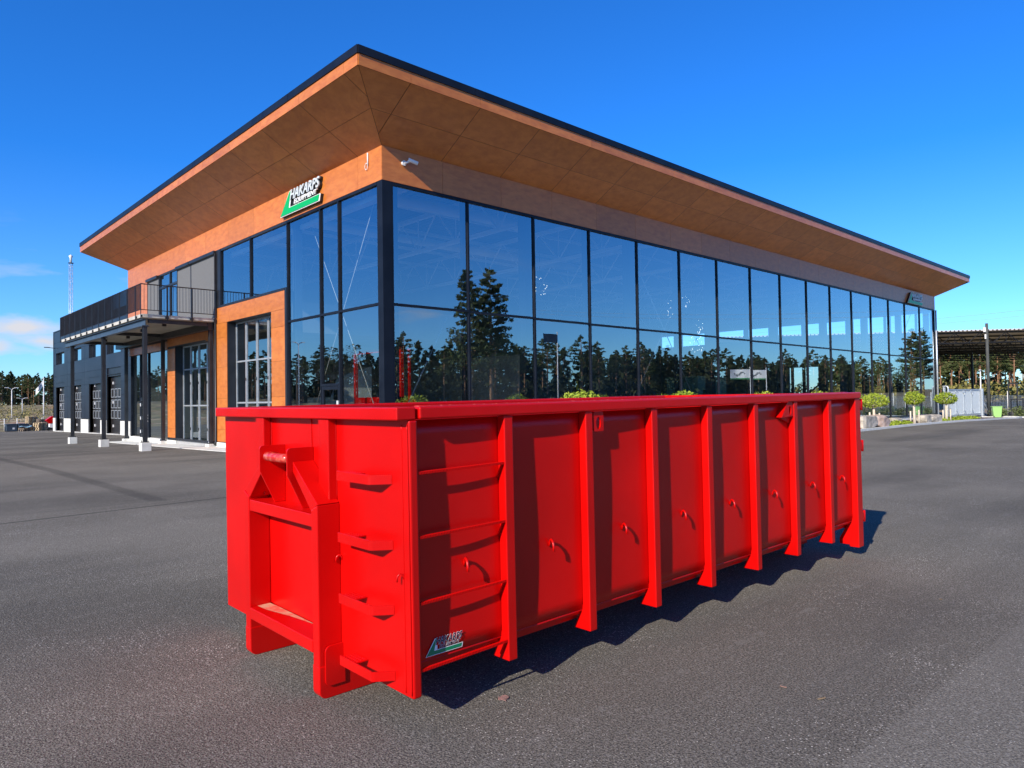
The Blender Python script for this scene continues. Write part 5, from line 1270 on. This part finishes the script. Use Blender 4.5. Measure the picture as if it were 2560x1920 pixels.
def lamp2(u, v, top, lab, r_=.07):
    g_ = hgt(u, v); t = thing('yard_lamp', lab, 'lamp post', (u, v, g_)); h = top-g_
    MB().tube([(0, 0, -.2), (0, 0, h-.3)], [r_, r_*.7], 8).build('pole', WHITE, t)
    for sg_ in (-1, 1):
        mb = MB(); mb.tube([(0, 0, h-.32), (sg_*.16, 0, h-.1), (sg_*.5, 0, h)], .05, 6); mb.box(min(sg_*.35, sg_*.85), max(sg_*.35, sg_*.85), -.12, .12, h-.01, h+.07); mb.build('lamp_arm', WHITE, t)
lamp2(6.36, 110, 4.45, 'nearer and taller double-armed white lamp post at far left')
lamp2(12.1, 140, 3.20, 'farther small double-armed white lamp post on the bank')
lamp2(-30, 66, 9.2, 'tall lamp post mirrored in the left glass front')
def flag(u, v, top, cols, lab, dirx, fw=2.0, fh=1.1, r_=.07, hang=.0, name='flagpole', rz=0):
    g_ = hgt(u, v); t = thing(name, lab, 'flagpole', (u, v, g_), rz); h = top-g_
    MB().tube([(0, 0, -.2), (0, 0, h)], [r_, r_*.6], 8).build('pole', WHITE, t)
    MB().lathe([(0, h+.18), (.08, h+.1), (.1, h+.02), (0, h)], n=8).build('finial', WHITE, t)
    n_, m2 = 16, 8; mb = MB()
    for i in range(n_+1):
        for j in range(m2+1):
            s_ = i/n_; q = j/m2; mb.v.append((dirx*s_*fw*(1-hang*.35*(1)), .16*math.sin(s_*7+q)*s_*1.6, h-.12-q*fh-hang*s_*fh*1.35))
    for i in range(n_):
        for j in range(m2): mb.f.append((i*(m2+1)+j, (i+1)*(m2+1)+j, (i+1)*(m2+1)+j+1, i*(m2+1)+j+1))
    mb.sm = [True]*len(mb.f); o = mb.build('flag', cols[0], t); 
    for c_ in cols[1:]: o.data.materials.append(c_)
    for f_ in o.data.polygons:
        i, j = divmod(f_.index, m2)
        if len(cols) > 1 and j == m2-1: f_.material_index = 1
        if len(cols) > 2 and (4 <= i <= 12) and abs((j-3.2)-1.2*math.sin(i*.8)) < .7: f_.material_index = 2
FW = mat('flag_white', (.72, .74, .76), .8); FN = mat('flag_navy', (.03, .05, .07), .8); FG = mat('flag_green', (.05, .25, .10), .8); FGY = mat('flag_grey', (.12, .14, .16), .8)
flag(6.97, 90, 5.2, (FW, FG, FN), 'white flagpole with a drooping flag left of the workshop wing', -1, 1.25, .9, .08, 1.0)
flag(67.9, -25, 5.0, (FW, FG, FGY), 'left of the two white flags mirrored low in the glass front', -1, 2.3, 1.2, rz=R(62))
flag(72.0, -25, 5.0, (FW, FG, FGY), 'right of the two white flags mirrored low in the glass front', -1, 2.3, 1.2, rz=R(62))
flag(50.1, -40, 9.4, (FGY,), 'tall flagpole with dark flag mirrored in the third pane', -1, 2.6, 1.0, .08)
# lattice radio mast behind the wing
ms = thing('radio_mast', 'slender grey lattice mast with a white antenna head behind the workshop wing', 'mast', (12.0, 100, 0))
mb = MB(); H = 22.2; w_ = .26
cs = [(w_*math.cos(a), w_*math.sin(a)) for a in (.3, .3+2.094, .3+4.189)]
for x, y in cs: mb.tube([(x, y, -.5), (x, y, H)], .035, 5)
k = int(H/.55)
for i in range(k):
    for q in range(3):
        a, b_ = cs[q], cs[(q+1) % 3]
        if i % 2: a, b_ = b_, a
        mb.tube([(a[0], a[1], i*.55), (b_[0], b_[1], (i+1)*.55)], .018, 3, caps=False)
mb.build('lattice', GALV, ms); MB().box(-.32, .32, -.32, .32, H, H+.06).build('top_plate', BLK, ms)
MB().lathe([(0, H+1.25), (.12, H+1.2), (.28, H+1.0), (.16, H+.75), (.13, H+.1), (.0, H+.07)], n=12).build('antenna_head', WHITE, ms)

# small marks and leaves on the asphalt
rd = random.Random(4); mb = MB(); c0 = (CT, 0)
mb.v = []
def flat_spot(name, u, v, r, m_, label, cat, seed, z=.004, thick=.003):
    rd = random.Random(seed); n_ = 14; P = [(u+r*rd.uniform(.35, 1.15)*math.cos(2*math.pi*i/n_), v+r*rd.uniform(.35, 1.15)*math.sin(2*math.pi*i/n_)) for i in range(n_)]
    k = MB(); k.prism(P, 2, z, z+thick); return tag(k.build(name, m_), label, cat)
flat_spot('paint_spot', -8.47, -14.28, .045, noisy(mat('faded_red_mark', rough=.9), (.20, .13, .12), (.50, .24, .20), 90, 3), 'small faded pink paint mark on the asphalt below the container ladder', 'mark', 5)
LF = mat('dry_leaf', (.26, .19, .11), .8); LFR = mat('red_brown_leaf', (.34, .20, .16), .8)
for i, (u, v, m_, lab) in enumerate([(-4.59, -15.43, LF, 'dry brown leaf lying alone on the asphalt toward the right edge'), (-7.2, -15.33, LFR, 'reddish leaf lying on the asphalt right of centre near the bottom'), (-7.2, -15.56, LF, 'thin yellowish leaf lying nearest the bottom right corner')]):
    o = flat_spot('fallen_leaf', 0, 0, .020, m_, lab, 'leaf', 20+i, 0, .003); o.location = (u, v, .006); o.rotation_euler = (.15, .1, i*1.3); o.scale = (1.3, .6, 1)
